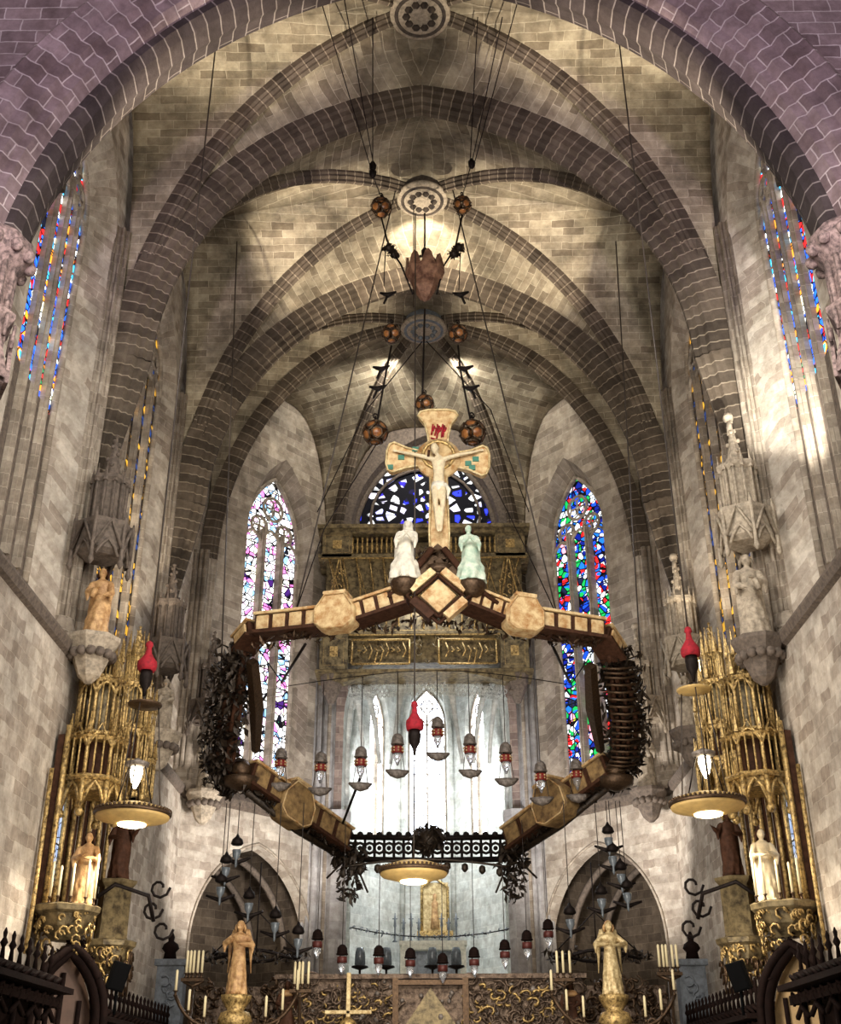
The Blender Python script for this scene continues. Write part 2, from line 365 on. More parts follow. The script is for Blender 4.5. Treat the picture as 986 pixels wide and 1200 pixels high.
for sd, s in (('left', -1), ('right', 1)):
    Wl = struct('wall_'+sd)
    lo = MB(); up = MB(); rv = MB()
    N = Vector((s, 0, 0)); U = Vector((0, 1, 0))
    # lower wall and the end of it past the niche
    lo.add([(s*WX, 17.6, 0), (s*WX, 37.5, 0), (s*WX, 37.5, ZL), (s*WX, 17.6, ZL)], [(0, 1, 2, 3)])
    spec = [(21.75, 2.45, 1.45, 11.2, 22.0, 3.2), (29.3, 3.0, 2.1, 11.3, 22.2, 3.0), (35.5, 1.5, .9, 11.4, 22.4, 2.4)]
    for k, ((y0, y1), (uc, hw, hwi, sill, spr, rise)) in enumerate(zip(BAY, spec)):
        I = lancet_wall(up, (s*XU, 0, 0), U, N, y0-(.8 if k == 0 else 0), y1, ZL-.1, 30.5, uc, hw, sill, spr, rise, (.6, .4, .4)[k], hwi, sill+.7, rv=rv)
        window('window_%d' % (k+1+(3 if s > 0 else 0)), (s*XU, 0, 0), U, N, (.6, .4, .4)[k], I, uc, hwi, spr, rise*hwi/hw, 4 if k < 2 else 2,
               [G_multi, G_gold, G_gold][k], .13, .09, blind=(16.2 if k == 0 else None))
    lo.build('lower_masonry', 'wall', Wl); up.build('upper_masonry', 'wall', Wl); rv.build('splayed_reveal', 'wall', Wl)
    # sloped ledge
    lg = MB(); prof = [(0, ZL-.28), (.10, ZL-.22), (.16, ZL-.06), (.16, ZL), (-.36, ZL+.4)]
    lg.add([Vector((s*(WX-a), y, z)) for y in (17.6, 37.5) for a, z in prof], [(i, i+1, i+6, i+5) for i in range(4)])
    lg.build('trim_%d' % (1 if s < 0 else 2), 'darkcarve').__setitem__('kind', 'structure')
    # facet between C1 and C2
    A = Vector((s*C1[0], C1[1], 0)); B = Vector((s*C2[0], C2[1], 0)); Uf = (B-A).normalized(); L = (B-A).length
    Nf = Vector((Uf.y*s, -Uf.x*s, 0)); Nf = Nf if Nf.y > 0 else -Nf
    fl = MB(); fu = MB(); fr = MB(); lr = MB()
    I = lancet_wall(fl, A, Uf, Nf, 0, L, 0, ZL, L*.54, 2.65, 0, 6.0, 3.4, .35, 2.55, 0, 6.0, 3.3, rv=lr)
    I2 = lancet_wall(fu, A, Uf, Nf, -.7, L, ZL, 30.5, L*.58, 1.75, 11.3, 21.2, 3.6, .8, 1.42, 12.2, rv=fr)
    F = struct('wall_%s_apse' % sd)
    fl.build('lower_masonry', 'wall', F); fu.build('upper_masonry', 'pier', F); fr.build('splayed_reveal', 'pier', F); lr.build('arch_reveal', 'wall', F)
    window('window_%d' % (7 if s < 0 else 8), A, Uf, Nf, .8, I2, L*.58, 1.42, 21.2, 3.6*1.42/1.75, 3, G_pink if s < 0 else G_blue, .3, .075)
    # side chapel behind the arch
    ch = MB(); D = 3.6
    p = [A+Uf*(L*.54-2.8)+Nf*.34, A+Uf*(L*.54-2.5)+Nf*D, A+Uf*(L*.54+2.5)+Nf*D, A+Uf*(L*.54+2.8)+Nf*.34]
    for a, b in zip(p[:-1], p[1:]): ch.add([a, b, b+Vector((0, 0, 9.8)), a+Vector((0, 0, 9.8))], [(0, 1, 2, 3)])
    ch.add([q+Vector((0, 0, 9.8)) for q in p], [(0, 1, 2, 3)])
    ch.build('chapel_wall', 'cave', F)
    rb = MB()
    for k in (1.1, 2.8):
        rb.tube([A+Uf*(L*.54+u)+Nf*k+Vector((0, 0, 6.0+h)) for u, h in arch_pts(2.4, 3.1, 10)], .12, 6)
    rb.build('chapel_rib', 'darkcarve', F)
    tr = MB(); hood = [A+Uf*(L*.54+u)-Nf*.02+Vector((0, 0, 6.0+h)) for u, h in arch_pts(2.68, 3.46, 14)]
    tr.tube([hood[0]-Vector((0, 0, 5)), *hood, hood[-1]-Vector((0, 0, 5))], .05, 6)
    tr.build('arch_moulding', 'pier', F)
    st = MB(); prof = [(0, ZL-.3), (.16, ZL-.2), (.2, ZL), (0, ZL+.3)]
    st.add([A+Uf*u-Nf*a+Vector((0, 0, z)) for u in (0, L) for a, z in prof], [(i, i+1, i+5, i+4) for i in range(3)])
    st.build('string_course', 'darkcarve', F)
# centre wall with the opening to the small chapel behind, and the rose window
Cw = struct('wall_back'); cl = MB(); cu = MB(); cr = MB()
oC = Vector((0, C2[1], 0)); Uc = Vector((1, 0, 0)); Nc = Vector((0, 1, 0))
lancet_wall(cl, oC, Uc, Nc, -3.95, 3.95, 0, 19.3, 0, 3.15, 5.4, 14.6, 3.6, .8, 3.05, 5.4, 14.6, 3.5, rv=cr)
I3 = lancet_wall(cu, oC, Uc, Nc, -3.95, 3.95, 19.3, 30.5, 0, 3.1, 19.9, 22.4, 4.7, .6, 2.95, 20.1, 22.4, 4.5)
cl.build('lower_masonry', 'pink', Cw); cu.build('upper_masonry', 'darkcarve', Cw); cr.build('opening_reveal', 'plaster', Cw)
rw = struct('window_9'); g = MB()
g.add([oC+Uc*u+Vector((0, .6, v)) for u, v in I3], [tuple(range(len(I3)))], [[(u, v) for u, v in I3]]); g.build('stained_glass', G_rose, rw)
g = MB()
for r in (2.3,): g.tube([oC+Vector((r*cos(a*pi/12), .5, 23.4+r*sin(a*pi/12))) for a in range(25)], .07, 5)
g.tube([oC+Vector((u, .5, v)) for u, v in I3], .14, 6)
g.build('tracery', 'darkcarve', rw)
# vaults
ZS = 19.0
def web_half(mb, boss, cor, mid, zr, zw, n=12, m=8):
    boss, cor, mid = Vector(boss), Vector(cor), Vector(mid)
    ax = (mid-boss).normalized(); cx = Vector((-ax.y, ax.x))
    def fn(s_, t):
        t = 1-(1-t)**1.6
        D = boss.lerp(cor, t); Wp = mid.lerp(cor, t); p = D.lerp(Wp, s_); z = zr(t)*(1-s_)+zw(t)*s_ + .25*sin(pi*s_)*(1-t)
        return Vector((p.x, p.y, z))
    def uvf(p):
        q = Vector((p.x, p.y)); c = abs((q-boss).dot(cx)); return ((q-boss).dot(ax), c*.55+(30-p.z)*.9)
    mb.grid(fn, m, n, uvf)
def zr_(zb): return lambda t: ZS+(zb-ZS)*sqrt(max(0, 1-t*t))
def z_tr(t): return ZS-.05+sqrt(max(0, 9.9**2-(8*t+1.9)**2))
def z_wall(t): return ZS+8.6*max(0, 1-t**3.2)**.5
vault = struct('ceiling')
def rib(parent, name, pts, side, w_, d_, mat='rib'):
    prof = [(-w_, .25), (-w_, -d_*.35), (-w_*.72, -d_*.5), (-w_*.72, -d_*.66), (-w_*.34, -d_*.8), (-w_*.3, -d_), (w_*.3, -d_), (w_*.34, -d_*.8), (w_*.72, -d_*.66), (w_*.72, -d_*.5), (w_, -d_*.35), (w_, .25)]
    m = MB(); m.sweep(prof, pts, side, flip=True); return m.build(name, mat, parent)
def rib_path(boss, cor, zb, n=20):
    out = []
    for i in range(n+1):
        a = i/n*pi/2; t = sin(a); out.append(Vector((boss[0]+(cor[0]-boss[0])*t, boss[1]+(cor[1]-boss[1])*t, ZS+(zb-ZS)*cos(a))))
    return out
ZB = 29.1
for k, (y0, y1, yb) in enumerate(((18.4, Y1, 22.0), (Y1, Y2, 29.4))):
    boss = (0, yb)
    sec = struct('ceiling_vault'); sec.parent = vault
    mb = MB()
    for s in (-1, 1):
        for yy in (y0, y1):
            c = (s*8.1, yy); ft = z_tr
            web_half(mb, boss, c, (0, yy), zr_(ZB), ft); web_half(mb, boss, c, (s*8.5, yb), zr_(ZB), z_wall)
    web_half_obj = mb.build('vault_web', 'web', vault)
    sd_ = web_half_obj.modifiers.new('thickness', 'SOLIDIFY'); sd_.thickness = .25; sd_.offset = 0
    bpy.data.objects.remove(sec)
    for s in (-1, 1):
        for yy in (y0, y1):
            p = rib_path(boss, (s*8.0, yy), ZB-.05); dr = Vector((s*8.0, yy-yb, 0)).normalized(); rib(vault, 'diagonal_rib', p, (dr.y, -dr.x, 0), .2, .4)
boss = (0, 36.7)
mb = MB(); cs = [(-8, Y2), (-8, 37.5), (-3.9, 42.2), (3.9, 42.2), (8, 37.5), (8, Y2)]
zr3 = zr_(ZB)
for a, b in zip(cs[:-1], cs[1:]):
    mid = ((a[0]+b[0])/2, (a[1]+b[1])/2)
    web_half(mb, boss, a, mid, zr3, z_wall); web_half(mb, boss, b, mid, zr3, z_wall)
for s in (-1, 1): web_half(mb, boss, (s*8, Y2), (0, Y2), zr3, z_tr)
o_ = mb.build('vault_web', 'web', vault); sd_ = o_.modifiers.new('thickness', 'SOLIDIFY'); sd_.thickness = .25; sd_.offset = 0
for c in cs:
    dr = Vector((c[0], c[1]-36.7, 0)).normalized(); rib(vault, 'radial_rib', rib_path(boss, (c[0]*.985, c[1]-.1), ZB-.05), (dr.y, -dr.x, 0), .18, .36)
def tr_path(y, hw=7.95, n=16, zs=ZS, rise=9.65): return [Vector((u, y, zs+h)) for u, h in arch_pts(hw, rise, n)]
for y in (Y1, Y2):
    m = MB(); w_, d_ = .38, .55
    prof = [(-w_, .3), (-w_, -.15), (-w_*.86, -.22), (-w_*.86, -.4), (-w_*.5, -.46), (-w_*.5, -.6), (-w_*.2, -.66), (-w_*.16, -.78), (w_*.16, -.78), (w_*.2, -.66), (w_*.5, -.6), (w_*.5, -.46), (w_*.86, -.4), (w_*.86, -.22), (w_, -.15), (w_, .3)]
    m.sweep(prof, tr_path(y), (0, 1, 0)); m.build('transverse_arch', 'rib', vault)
# ribs run on down the walls as pilasters
w_, d_ = .38, .55; prof_tr = list(prof)
pa, pb = MB(), MB()
for y in (Y1, Y2):
    zz = (ZS, 17.6, 16.2, 15.0); k_ = (1, .82, .62, .5)
    pa.sweep(prof_tr, [(-7.95-.12*i, y, z) for i, z in enumerate(zz)][::-1], (0, 1, 0), sc=k_[::-1]); pa.sweep(prof_tr, [(7.95+.12*i, y, z) for i, z in enumerate(zz)], (0, 1, 0), sc=k_)
    pb.sweep(prof_tr, [(-8.31, y, ZL+.2), (-8.31, y, 15.02)], (0, 1, 0), sc=(.5, .5)); pb.sweep(prof_tr, [(8.31, y, 15.02), (8.31, y, ZL+.2)], (0, 1, 0), sc=(.5, .5))
pa.build('rib_foot', 'rib', vault); pb.build('pilaster', 'pier', vault)
for c in cs[1:5]:
    dr = Vector((c[0], c[1]-36.7, 0)).normalized(); x, y = c[0]*.985, c[1]-.1
    rib(vault, 'pilaster', [Vector((x, y, ZS+.02)), Vector((x, y, 15)), Vector((x, y, ZL if abs(x) > 5 else .1))], (dr.y, -dr.x, 0), .18, .36, 'pier')
# bosses
for k, (y, r) in enumerate(((22.0, .78), (29.4, .78), (36.7, .85))):
    m = MB(); z = ZB-.42
    m.lathe([(r*.9, z+.6), (r, z+.25), (r, z), (r*.93, z-.12), (r*.8, z-.14), (r*.74, z-.02), (r*.3, z-.04), (.02, z-.07)], (0, y, 0), 28)
    for a in range(10): m.lathe([(.10, -.03), (.12, .05), (.02, .16)], (r*.5*cos(a*pi/5), y+r*.5*sin(a*pi/5), z-.1), 6, R=Matrix.Rotation(pi, 3, 'X'))
    m.build('vault_boss', ['bossdark', 'bossdark', 'slate'][k], vault)
    m = MB(); m.lathe([(r, -.1), (r+.07, -.05), (r+.07, .05), (r, .1)], (0, y, z-.02), 28); m.build('boss_rim', 'carve', vault)
# closing cap above everything, so that no sky enters past the vault
# piers
def pier(parent, x, y, r, z0, z1, face, mat='pier', n=7, name='pier'):
    """half-round bundle of shafts facing `face`"""
    f = Vector(face).normalized(); t = Vector((-f.y, f.x, 0)); m = MB(); c = Vector((x, y, 0))
    pts = []
    for i in range(n):
        a = -pi/2+pi*i/(n-1); cen = c+(f*cos(a)+t*sin(a))*r*.86; rr = r*(.26 if i % 2 == 0 else .17)
        m.lathe([(rr, z0), (rr, z1)], (cen.x, cen.y, 0), 10)
    m.lathe([(r*.85, z0), (r*.85, z1)], (x, y, 0), 16)
    for z, k in ((z0, 1.22), (z0+.35, 1.12)): m.lathe([(r*1.0, z-.12), (r*k, z), (r*k, z+.12), (r*1.0, z+.3)], (x, y, 0), 16)
    m.build(name, mat, parent)
for k, s in enumerate((-1, 1)):
    T = struct('trim_%d' % (3+k))
    
    for yy in (Y1, Y2):
        pier(T, s*8.4, yy-.42, .32, ZL+.1, ZS+4, (-s, 0, 0), n=5); pier(T, s*8.4, yy+.42, .32, ZL+.1, ZS+4, (-s, 0, 0), n=5)
    pier(T, s*8.05, 37.5, .42, ZL, ZS+.3, (-s, -.6, 0)); pier(T, s*3.95, 42.25, .5, 0, ZS+.3, (-s*.4, -1, 0), mat='shaft')
    m = MB(); m.lathe([(.42, 0), (.42, 10.5), (.5, 10.7), (.5, 11)], (s*3.25, 42.1, 0), 8, rz=pi/8, smooth=False); m.build('octagonal_shaft', 'shaft', T)
# front wall with the great arch
Fw = struct('wall_front'); fw = MB(); fs = MB(); hw0, sp0, rs0 = 8.0, 15.4, 9.6
y = 16.4
O = outline(0, hw0+1.25, 0, sp0, rs0+1.5, 16)
q = lambda pts: fw.add([Vector((u, y, v)) for u, v in pts], [(0, 1, 2, 3)], [list(pts)])
hwb = hw0+1.25
q(((-22, 0), (-hwb, 0), (-hwb, sp0), (-22, sp0))); q(((hwb, 0), (22, 0), (22, sp0), (hwb, sp0)))
q(((-22, sp0), (-hwb, sp0), (-hwb, 38), (-22, 38))); q(((hwb, sp0), (22, sp0), (22, 38), (hwb, 38)))
for a, b in zip(O[1:-2], O[2:-1]): q((a, b, (b[0], 38), (a[0], 38)))
fw.build('nave_side_masonry', 'front', Fw)
def ring(mat, name, steps):
    m = MB()
    m.sweep(steps, [Vector((u, y, sp0+h)) for u, h in arch_pts(hw0, rs0, 22)], (0, 1, 0)); return m.build(name, mat, Fw)
ring('front', 'archivolt', [(0, 1.4), (-.06, 1.3), (0, 1.2), (.02, .95), (.18, .85), (.2, .6), (.38, .5), (.4, .32), (.7, .2)])
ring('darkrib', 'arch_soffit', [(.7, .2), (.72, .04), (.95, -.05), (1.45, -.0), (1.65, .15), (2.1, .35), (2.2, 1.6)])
jb = MB()
for s in (-1, 1): jb.box((s*(8.15+.6), 17.5, sp0/2), (1.2, 2.2, sp0))
jb.build('jamb', 'wall', Fw)
# capitals carrying the arch (corbelled clusters with gabled niches)
for k, s in enumerate((-1, 1)):
    m = MB(); x, yy = s*8.25, 17.1
    m.lathe([(.30, 12.6), (.62, 13.0), (.75, 13.1), (.75, 13.25)], (x, yy, 0), 6, smooth=False)
    m.lathe([(.62, 13.2), (.62, 14.3), (.74, 14.5), (.74, 14.62)], (x, yy, 0), 6, smooth=False)
    for a in range(6):
        t = a*pi/3+pi/6; cx, cy = x+.66*cos(t), yy+.66*sin(t); tt = Vector((-sin(t), cos(t), 0)); nn = Vector((cos(t), sin(t), 0))
        m.prism([(-.33, 13.15), (.33, 13.15), (.33, 13.3), (0, 14.1), (-.33, 13.3)], Vector((cx, cy, 0)), tt, (0, 0, 1), nn, .07)
        for e in (-.16, .16): m.tube([Vector((cx, cy, 14.0))+tt*e+nn*.02, Vector((cx, cy, 14.5))+tt*e+nn*.02], .04, 5)
    m.lathe([(.5, 14.6), (.5, 15.6), (.6, 15.8), (.8, 16.0), (.8, 16.25), (.62, 16.4)], (x, yy, 0), 10)
    for a in range(12):
        t = a*pi/6
        m.tube([(x+.52*cos(t), yy+.52*sin(t), 14.6), (x+.52*cos(t), yy+.52*sin(t), 15.7)], .06, 5)
        m.ball((x+.76*cos(t), yy+.76*sin(t), 15.98), .14, 6)
    m.build('capital', 'navecarve', Fw)
    m = MB()
    for a in range(6): t = a*pi/3; m.ball((x+.4*cos(t), yy+.4*sin(t), 12.95), .2, 6)
    m.build('leafy_corbel', 'leaf', Fw)
# nave-side face of the left ledge statue fragments are out of frame
fl = MB(); fl.add([(-22, -6, 0), (22, -6, 0), (22, 56, 0), (-22, 56, 0)], [(0, 1, 2, 3)]); fl.build('floor', 'floor')['kind'] = 'structure'
# Trinity chapel behind
T = struct('wall_chapel'); m = MB()
cp = [(-3.15, 43.0), (-3.35, 48.2), (-1.15, 51.6), (1.15, 51.6), (3.35, 48.2), (3.15, 43.0)]
zf = 4.9; zt = 21.5
for k, (a, b) in enumerate(zip(cp[:-1], cp[1:])):
    A = Vector((a[0], a[1], 0)); B = Vector((b[0], b[1], 0)); U = (B-A).normalized(); L = (B-A).length; N = Vector((-U.y, U.x, 0))
    if k in (0, 4): m.add([A+Vector((0, 0, zf)), B+Vector((0, 0, zf)), B+Vector((0, 0, zt)), A+Vector((0, 0, zt))], [(0, 1, 2, 3)]); continue
    N = N if N.y > 0 else -N
    hw = {1: .62, 2: .84, 3: .62}[k]; uc = {1: L*.56, 2: L*.5, 3: L*.44}[k]; spr = {1: 16.6, 2: 17.2, 3: 16.6}[k]
    I = lancet_wall(m, A, U, N, 0, L, zf, zt, uc, hw+.12, 11.6, spr, 1.9, .3, hw, 11.7)
    window('window_%d' % (9+k), A, U, N, .3, I, uc, hw, spr, 1.9*hw/(hw+.12), 2, G_white, .12, .04)
m.build('chapel_masonry', 'plaster', T)
m = MB(); m.add([Vector((x, y_, zf)) for x, y_ in cp], [tuple(range(6))]); m.build('chapel_floor', 'plaster', T)
m = MB(); bs = Vector((0, 47, 21.2))
for a, b in zip(cp[:-1], cp[1:]): m.add([bs, (a[0], a[1], 19.6), (b[0], b[1], 19.6)], [(0, 1, 2)])
m.add([bs, (3.15, 43, 19.6), (-3.15, 43, 19.6)], [(0, 1, 2)])
m.build('chapel_vault', 'plaster', T)
m = MB()
for x, y_ in cp:
    m.tube([(x*.97, y_-.05, zf), (x*.97, y_-.05, 14), (x*.9, y_*.98+.9, 17), (x*.5, y_*.7+14.1, 20)], .13, 8)
m.tube([(x_*2.95, 43.2, 15.3+1.9*(1-abs(x_)**2)) for x_ in [i/8-1 for i in range(17)]], .16, 6)
m.build('chapel_rib', 'plaster', T)
# ------------------------------------------------------------------ figures
rnd = random.Random(7)
def bez(a, b, c, n=6): return [Vector(a)*(1-t)**2+Vector(b)*2*t*(1-t)+Vector(c)*t*t for t in [i/n for i in range(n+1)]]
def fuse(mb, name, mat, parent, vox, loc=None):
    """melt overlapping pieces into one continuous skin"""
    o = mb.build(name, mat, parent, loc); r = o.modifiers.new('r', 'REMESH'); r.mode = 'VOXEL'; r.voxel_size = vox; r.use_smooth_shade = True
    sm = o.modifiers.new('s', 'SMOOTH'); sm.factor = .5; sm.iterations = 2
    dg = bpy.context.evaluated_depsgraph_get(); ev = o.evaluated_get(dg); me = bpy.data.meshes.new_from_object(ev)
    o.modifiers.clear(); o.data = me; return o
def hand(mb, p, d, up, L):
    """palm with four bent fingers and a thumb; d: pointing direction"""
    p, d, up = Vector(p), Vector(d).normalized(), Vector(up).normalized(); s = d.cross(up).normalized(); up = s.cross(d)
    B = Matrix((s, d, up)).transposed()
    mb.lathe([(.10*L, -.05*L), (.2*L, .12*L), (.22*L, .4*L), (.17*L, .5*L)], p, 8, 1.1, .45, R=Matrix((s, up, d)).transposed())
    for i, (a, l) in enumerate(((-.17, .42), (-.06, .5), (.06, .47), (.17, .36))):
        q = p+d*.45*L+s*a*L; m = q+d*l*.55*L; e = m+d*l*.4*L-up*.14*L
        mb.tube([q, m, e], [.062*L, .055*L, .04*L], 5)
    q = p+d*.1*L-s*.17*L; mb.tube([q, q-s*.14*L+d*.16*L, q-s*.14*L+d*.36*L-up*.05*L], [.075*L, .065*L, .045*L], 5)
def head(mb, c, r, yaw=0, tilt=0, beard=False, hair=.0):
    R = Matrix.Rotation(yaw, 3, 'Z') @ Matrix.Rotation(tilt, 3, 'X'); c = Vector(c); A = lambda x, y, z: c+R @ Vector((x*r, y*r, z*r))
    mb.ball(c, r, 14, .80, .92, 1.12, R=R)
    mb.ball(A(0, -.28, -.5), r*.55, 10, .9, .9, 1, R=R)                      # jaw
    mb.tube([A(0, -.82, .22), A(0, -1.1, -.16), A(0, -.86, -.24)], [r*.08, r*.15, r*.1], 6)   # nose
    for s in (-1, 1):
        mb.ball(A(s*.3, -.78, .12), r*.14, 6); mb.tube([A(s*.12, -.88, .3), A(s*.5, -.72, .3)], r*.08, 5)
        mb.ball(A(s*.8, .02, 0), r*.2, 6, .5, .8, 1.2, R=R)
    mb.tube([A(-.2, -.84, -.45), A(0, -.92, -.43), A(.2, -.84, -.45)], r*.07, 5)
    if beard: mb.lathe([(.1*r, -1.35*r), (.4*r, -1.0*r), (.55*r, -.55*r)], A(0, -.42, .1), 8, R=R)
def figure(t, h, mat='carve', robe=None, arms=(((.17, -.05, .62), (.02, -.17, .66)), ((-.17, -.05, .62), (-.03, -.17, .62))), veil=None, hairmat=None, hem=.15, yaw=0, tilt=.15, beard=False, lean=0, folds=9, mirror=1, shoulder=.115, cape=False):
    """robed standing figure, feet at the origin of t, facing -Y"""
    m = MB(); S = lambda x, y, z: Vector((x*h*mirror+lean*h*z*z, y*h, z*h))
    prof = [(hem, 0), (hem*.93, .1), (hem*.86, .25), (.105, .45), (.095, .56), (.085, .62), (.1, .68), (shoulder*.98, .76), (shoulder*.9, .80), (.06, .835), (.035, .85)]
    vs = []; n = 36; fs = []
    for r, z in prof:
        k = max(0, (.62-z)/.62)
        for i in range(n):
            a = 2*pi*i/n; am = 1+.13*k*sin(folds*a+2.5*z*5)+.05*k*sin(4*a+z*9)
            vs.append(S(r*am*cos(a), r*am*sin(a)*(.78 if z < .6 else .62), z))
    for j in range(len(prof)-1):
        for i in range(n): fs.append((j*n+i, j*n+(i+1) % n, (j+1)*n+(i+1) % n, (j+1)*n+i))
    fs += [tuple(reversed(range(n))), tuple((len(prof)-1)*n+i for i in range(n))]
    m.add(vs, fs, smooth=True)
    m.tube([S(0, -.0, .80), S(0, -.01, .885)], h*.032, 8)
    head(m, S(0, -.015, .925), h*.066, yaw, tilt, beard)
    for s, (el, ha) in zip((1, -1), arms):
        el = Vector(el); ha = Vector(ha)
        m.tube([S(s*.09, 0, .785), S(s*.12, -.005, .76), S(*el), S(*(el.lerp(ha, .5))), S(*ha)], [h*.045, h*.048, h*.046, h*.038, h*.021], 8)
        dr = (ha-el).normalized(); hand(m, S(*ha), (dr.x*mirror, dr.y, dr.z), (0, 0, 1), h*.085)
        m.tube([S(*el), S(el.x*1.0, el.y+.0, el.z-.12)], [h*.042, h*.012], 6)        # hanging sleeve
    for s in (-1, 1): m.ball(S(s*.05, -hem*.75, .012), h*.035, 8, .8, 1.6, .6)
    if cape:
        m.lathe([(.14*h, .16*h), (.15*h, .4*h), (.14*h, .62*h), (.125*h, .74*h), (.07*h, .82*h)], S(0, .035, 0), 20, 1, .6, lobes=6, amp=.05)
    b = fuse(m, 'body', mat, t, h*.0105)
    hm = MB()
    if veil:
        hm.lathe([(.09, .74), (.078, .84), (.076, .93), (.06, .985), (.02, 1.0)], (lean*h, .018*h, 0), 14, 1, .85)
        hm.v = [Vector((v.x if i < 0 else (v.x-lean*h)*h+lean*h*.9, (v.y-.018*h)*h+.03*h, v.z*h)) for i, v in enumerate(hm.v)]
        hm.build('veil', veil, t)
    elif hairmat:
        hm.ball(S(0, .014, .945), h*.068, 12, .92, .9, 1.0)
        for i in range(9):
            a = pi*i/8; hm.tube([S(.055*cos(a), .01+.05*sin(a), .95), S(.07*cos(a), .01+.055*sin(a), .9), S(.06*cos(a), .02+.045*sin(a), .85)], [h*.018, h*.02, h*.008], 5)
        hm.build('hair', hairmat, t)
    return b
def wings(t, h, mat):
    for s in (-1, 1):
        w = MB()
        for i in range(8):
            a = i/8; p0 = Vector((s*(.07+.03*a), .08, .80-.03*a))*h; L = 0
            p1 = p0+Vector((s*(.03+.05*a), .06, .30*(1-a)+.05))*h; p2 = p0+Vector((s*(.10-.04*a), .05, -.5+.16*a))*h
            w.tube(bez(p0, p1, p2, 5), [h*.02, h*.026, h*.028, h*.026, h*.02, h*.008], 5)
        w.build('wing', mat, t)
# ------------------------------------------------------------------ carved wooden gallery on the back wall
def gallery():
    YF = 40.4
    t = thing('carved_gallery', 'wide dark wooden gallery with gilded carving, mounted above the opening behind the hanging canopy', 'gallery', (0, YF, 15.7))
    cx = -.06; hw = 4.05; L = lambda x, y, z: (x+cx, y, z)
    m = MB(); m.box(L(0, 1.0, 3.0), (2*hw-.5, 1.6, 5.0)); m.build('case', 'dgold', t)
    m = MB()
    for z, e, hh in ((5.95, .22, .16), (5.78, .12, .2), (4.72, .1, .14), (1.55, .06, .12), (.06, .0, .12)):
        m.box(L(0, .55, z), (2*hw+e, 1.5+e*2, hh))
    m.build('cornice', 'dgold', t)
    m = MB()
    for z in (5.9, 4.78, 4.64, 1.62, 1.46): m.box(L(0, -.22, z), (2*hw-.1, .06, .045))
    for sx in (-1, 1):
        for (x0, x1, z0, z1) in ((2.9, 3.85, 4.85, 5.6), (3.0, 3.75, .25, 1.3), (.55, 2.7, .3, 1.25)):
            for a, b in (((x0, z0), (x1, z0)), ((x1, z0), (x1, z1)), ((x1, z1), (x0, z1)), ((x0, z1), (x0, z0))): m.tube([L(sx*a[0], -.26, a[1]), L(sx*b[0], -.26, b[1])], .045, 4)
        for k in range(9):
            x = sx*(.8+k*.21); m.tube([L(x, -.28, .55+.25*sin(k)), L(x+.12, -.3, .8), L(x, -.28, 1.0+.12*cos(k*2))], .03, 4)
        m.box(L(sx*3.37, -.28, 5.2), (.35, .08, .35)); m.box(L(sx*3.37, -.28, .78), (.3, .08, .4))
    m.build('gilded_moulding', 'gold', t)
    for sx in (-1, 1):
        for k in range(13):
            b = MB(); x = sx*(.5+k*.19)
            b.lathe([(.045, 4.85), (.035, 4.95), (.065, 5.1), (.03, 5.3), (.05, 5.45), (.05, 5.52)], L(x, -.22, 0), 6); b.build('baluster', 'gold', t)
        for zz, sz_ in ((5.3, (1.15, .5, 1.25)), (.8, (1.05, .5, 1.4))): p = MB(); p.box(L(sx*3.37, -.05, zz), sz_); p.build('corner_block', 'dgold', t)
    # ribs of the coved middle
    m = MB(); g = MB()
    for k in range(-7, 8):
        x = k*.5
        g.tube([L(x*1.05, -.22, 4.6), L(x*.98, -.10, 3.6), L(x*.93+.02*k, -.14, 2.6), L(x*.95, -.22, 1.7)], .032, 5)
        if k % 2: g.tube([L(x*1.0-.1, -.2, 4.5), L(x+.35, -.16, 2.9), L(x+.45, -.2, 1.8)], .022, 4)
    for sx in (-1, 1):
        g.tube(bez(L(sx*3.95, -.25, 1.75), L(sx*3.5, -.28, 3.2), L(sx*3.3, -.28, 4.55), 8), .04, 5); g.tube(bez(L(sx*2.6, -.25, 1.75), L(sx*3.1, -.28, 3.2), L(sx*3.25, -.28, 4.55), 8), .04, 5)
        for k in range(10):
            c = L(sx*3.25+rnd.uniform(-.3, .3), -.25, 2.1+.22*k); r = rnd.uniform(.07, .16)
            g.tube([Vector(c)+Vector((r*cos(a), 0, r*sin(a))) for a in [q*1.1 for q in range(5)]], .025, 4)
    g.build('gilded_ribs', 'gold', t)
    rr = MB()
    for k in range(60):
        x = rnd.uniform(-3.9, 3.9); z = rnd.choice((rnd.uniform(1.7, 4.6), rnd.uniform(.2, 1.4)))
        r = rnd.uniform(.06, .2); a0 = rnd.uniform(0, 6)
        rr.tube([Vector(L(x+r*cos(a0+a), -.2, z+r*1.3*sin(a0+a))) for a in [q*.8 for q in range(6)]], .03, 4)
    tag(rr.build('scrollwork', 'dgold', t), kind='stuff')
    # curved underside edge
    u = MB(); u.prism([(-3.6, .1), (-3.6, -.25)] + [(x*3.0, -.05+.45*(1-x*x)-.3) for x in [i/8-1 for i in range(17)]] + [(3.6, -.25), (3.6, .1)], L(0, -.1, 0), (1, 0, 0), (0, 0, 1), (0, 1, 0), .5)
    u.build('arched_valance', 'dgold', t)
    for sx in (-1, 1):
        c = MB(); c.lathe([(.12, -1.1), (.3, -.7), (.42, -.3), (.45, 0)], L(sx*3.45, .3, .05), 8, smooth=False); 
        for k in range(5): c.ball(L(sx*3.45+.25*cos(k*1.2), .15, -.35-.1*k), .12, 6)
        c.build('corner_bracket', 'darkcarve', t)
gallery()
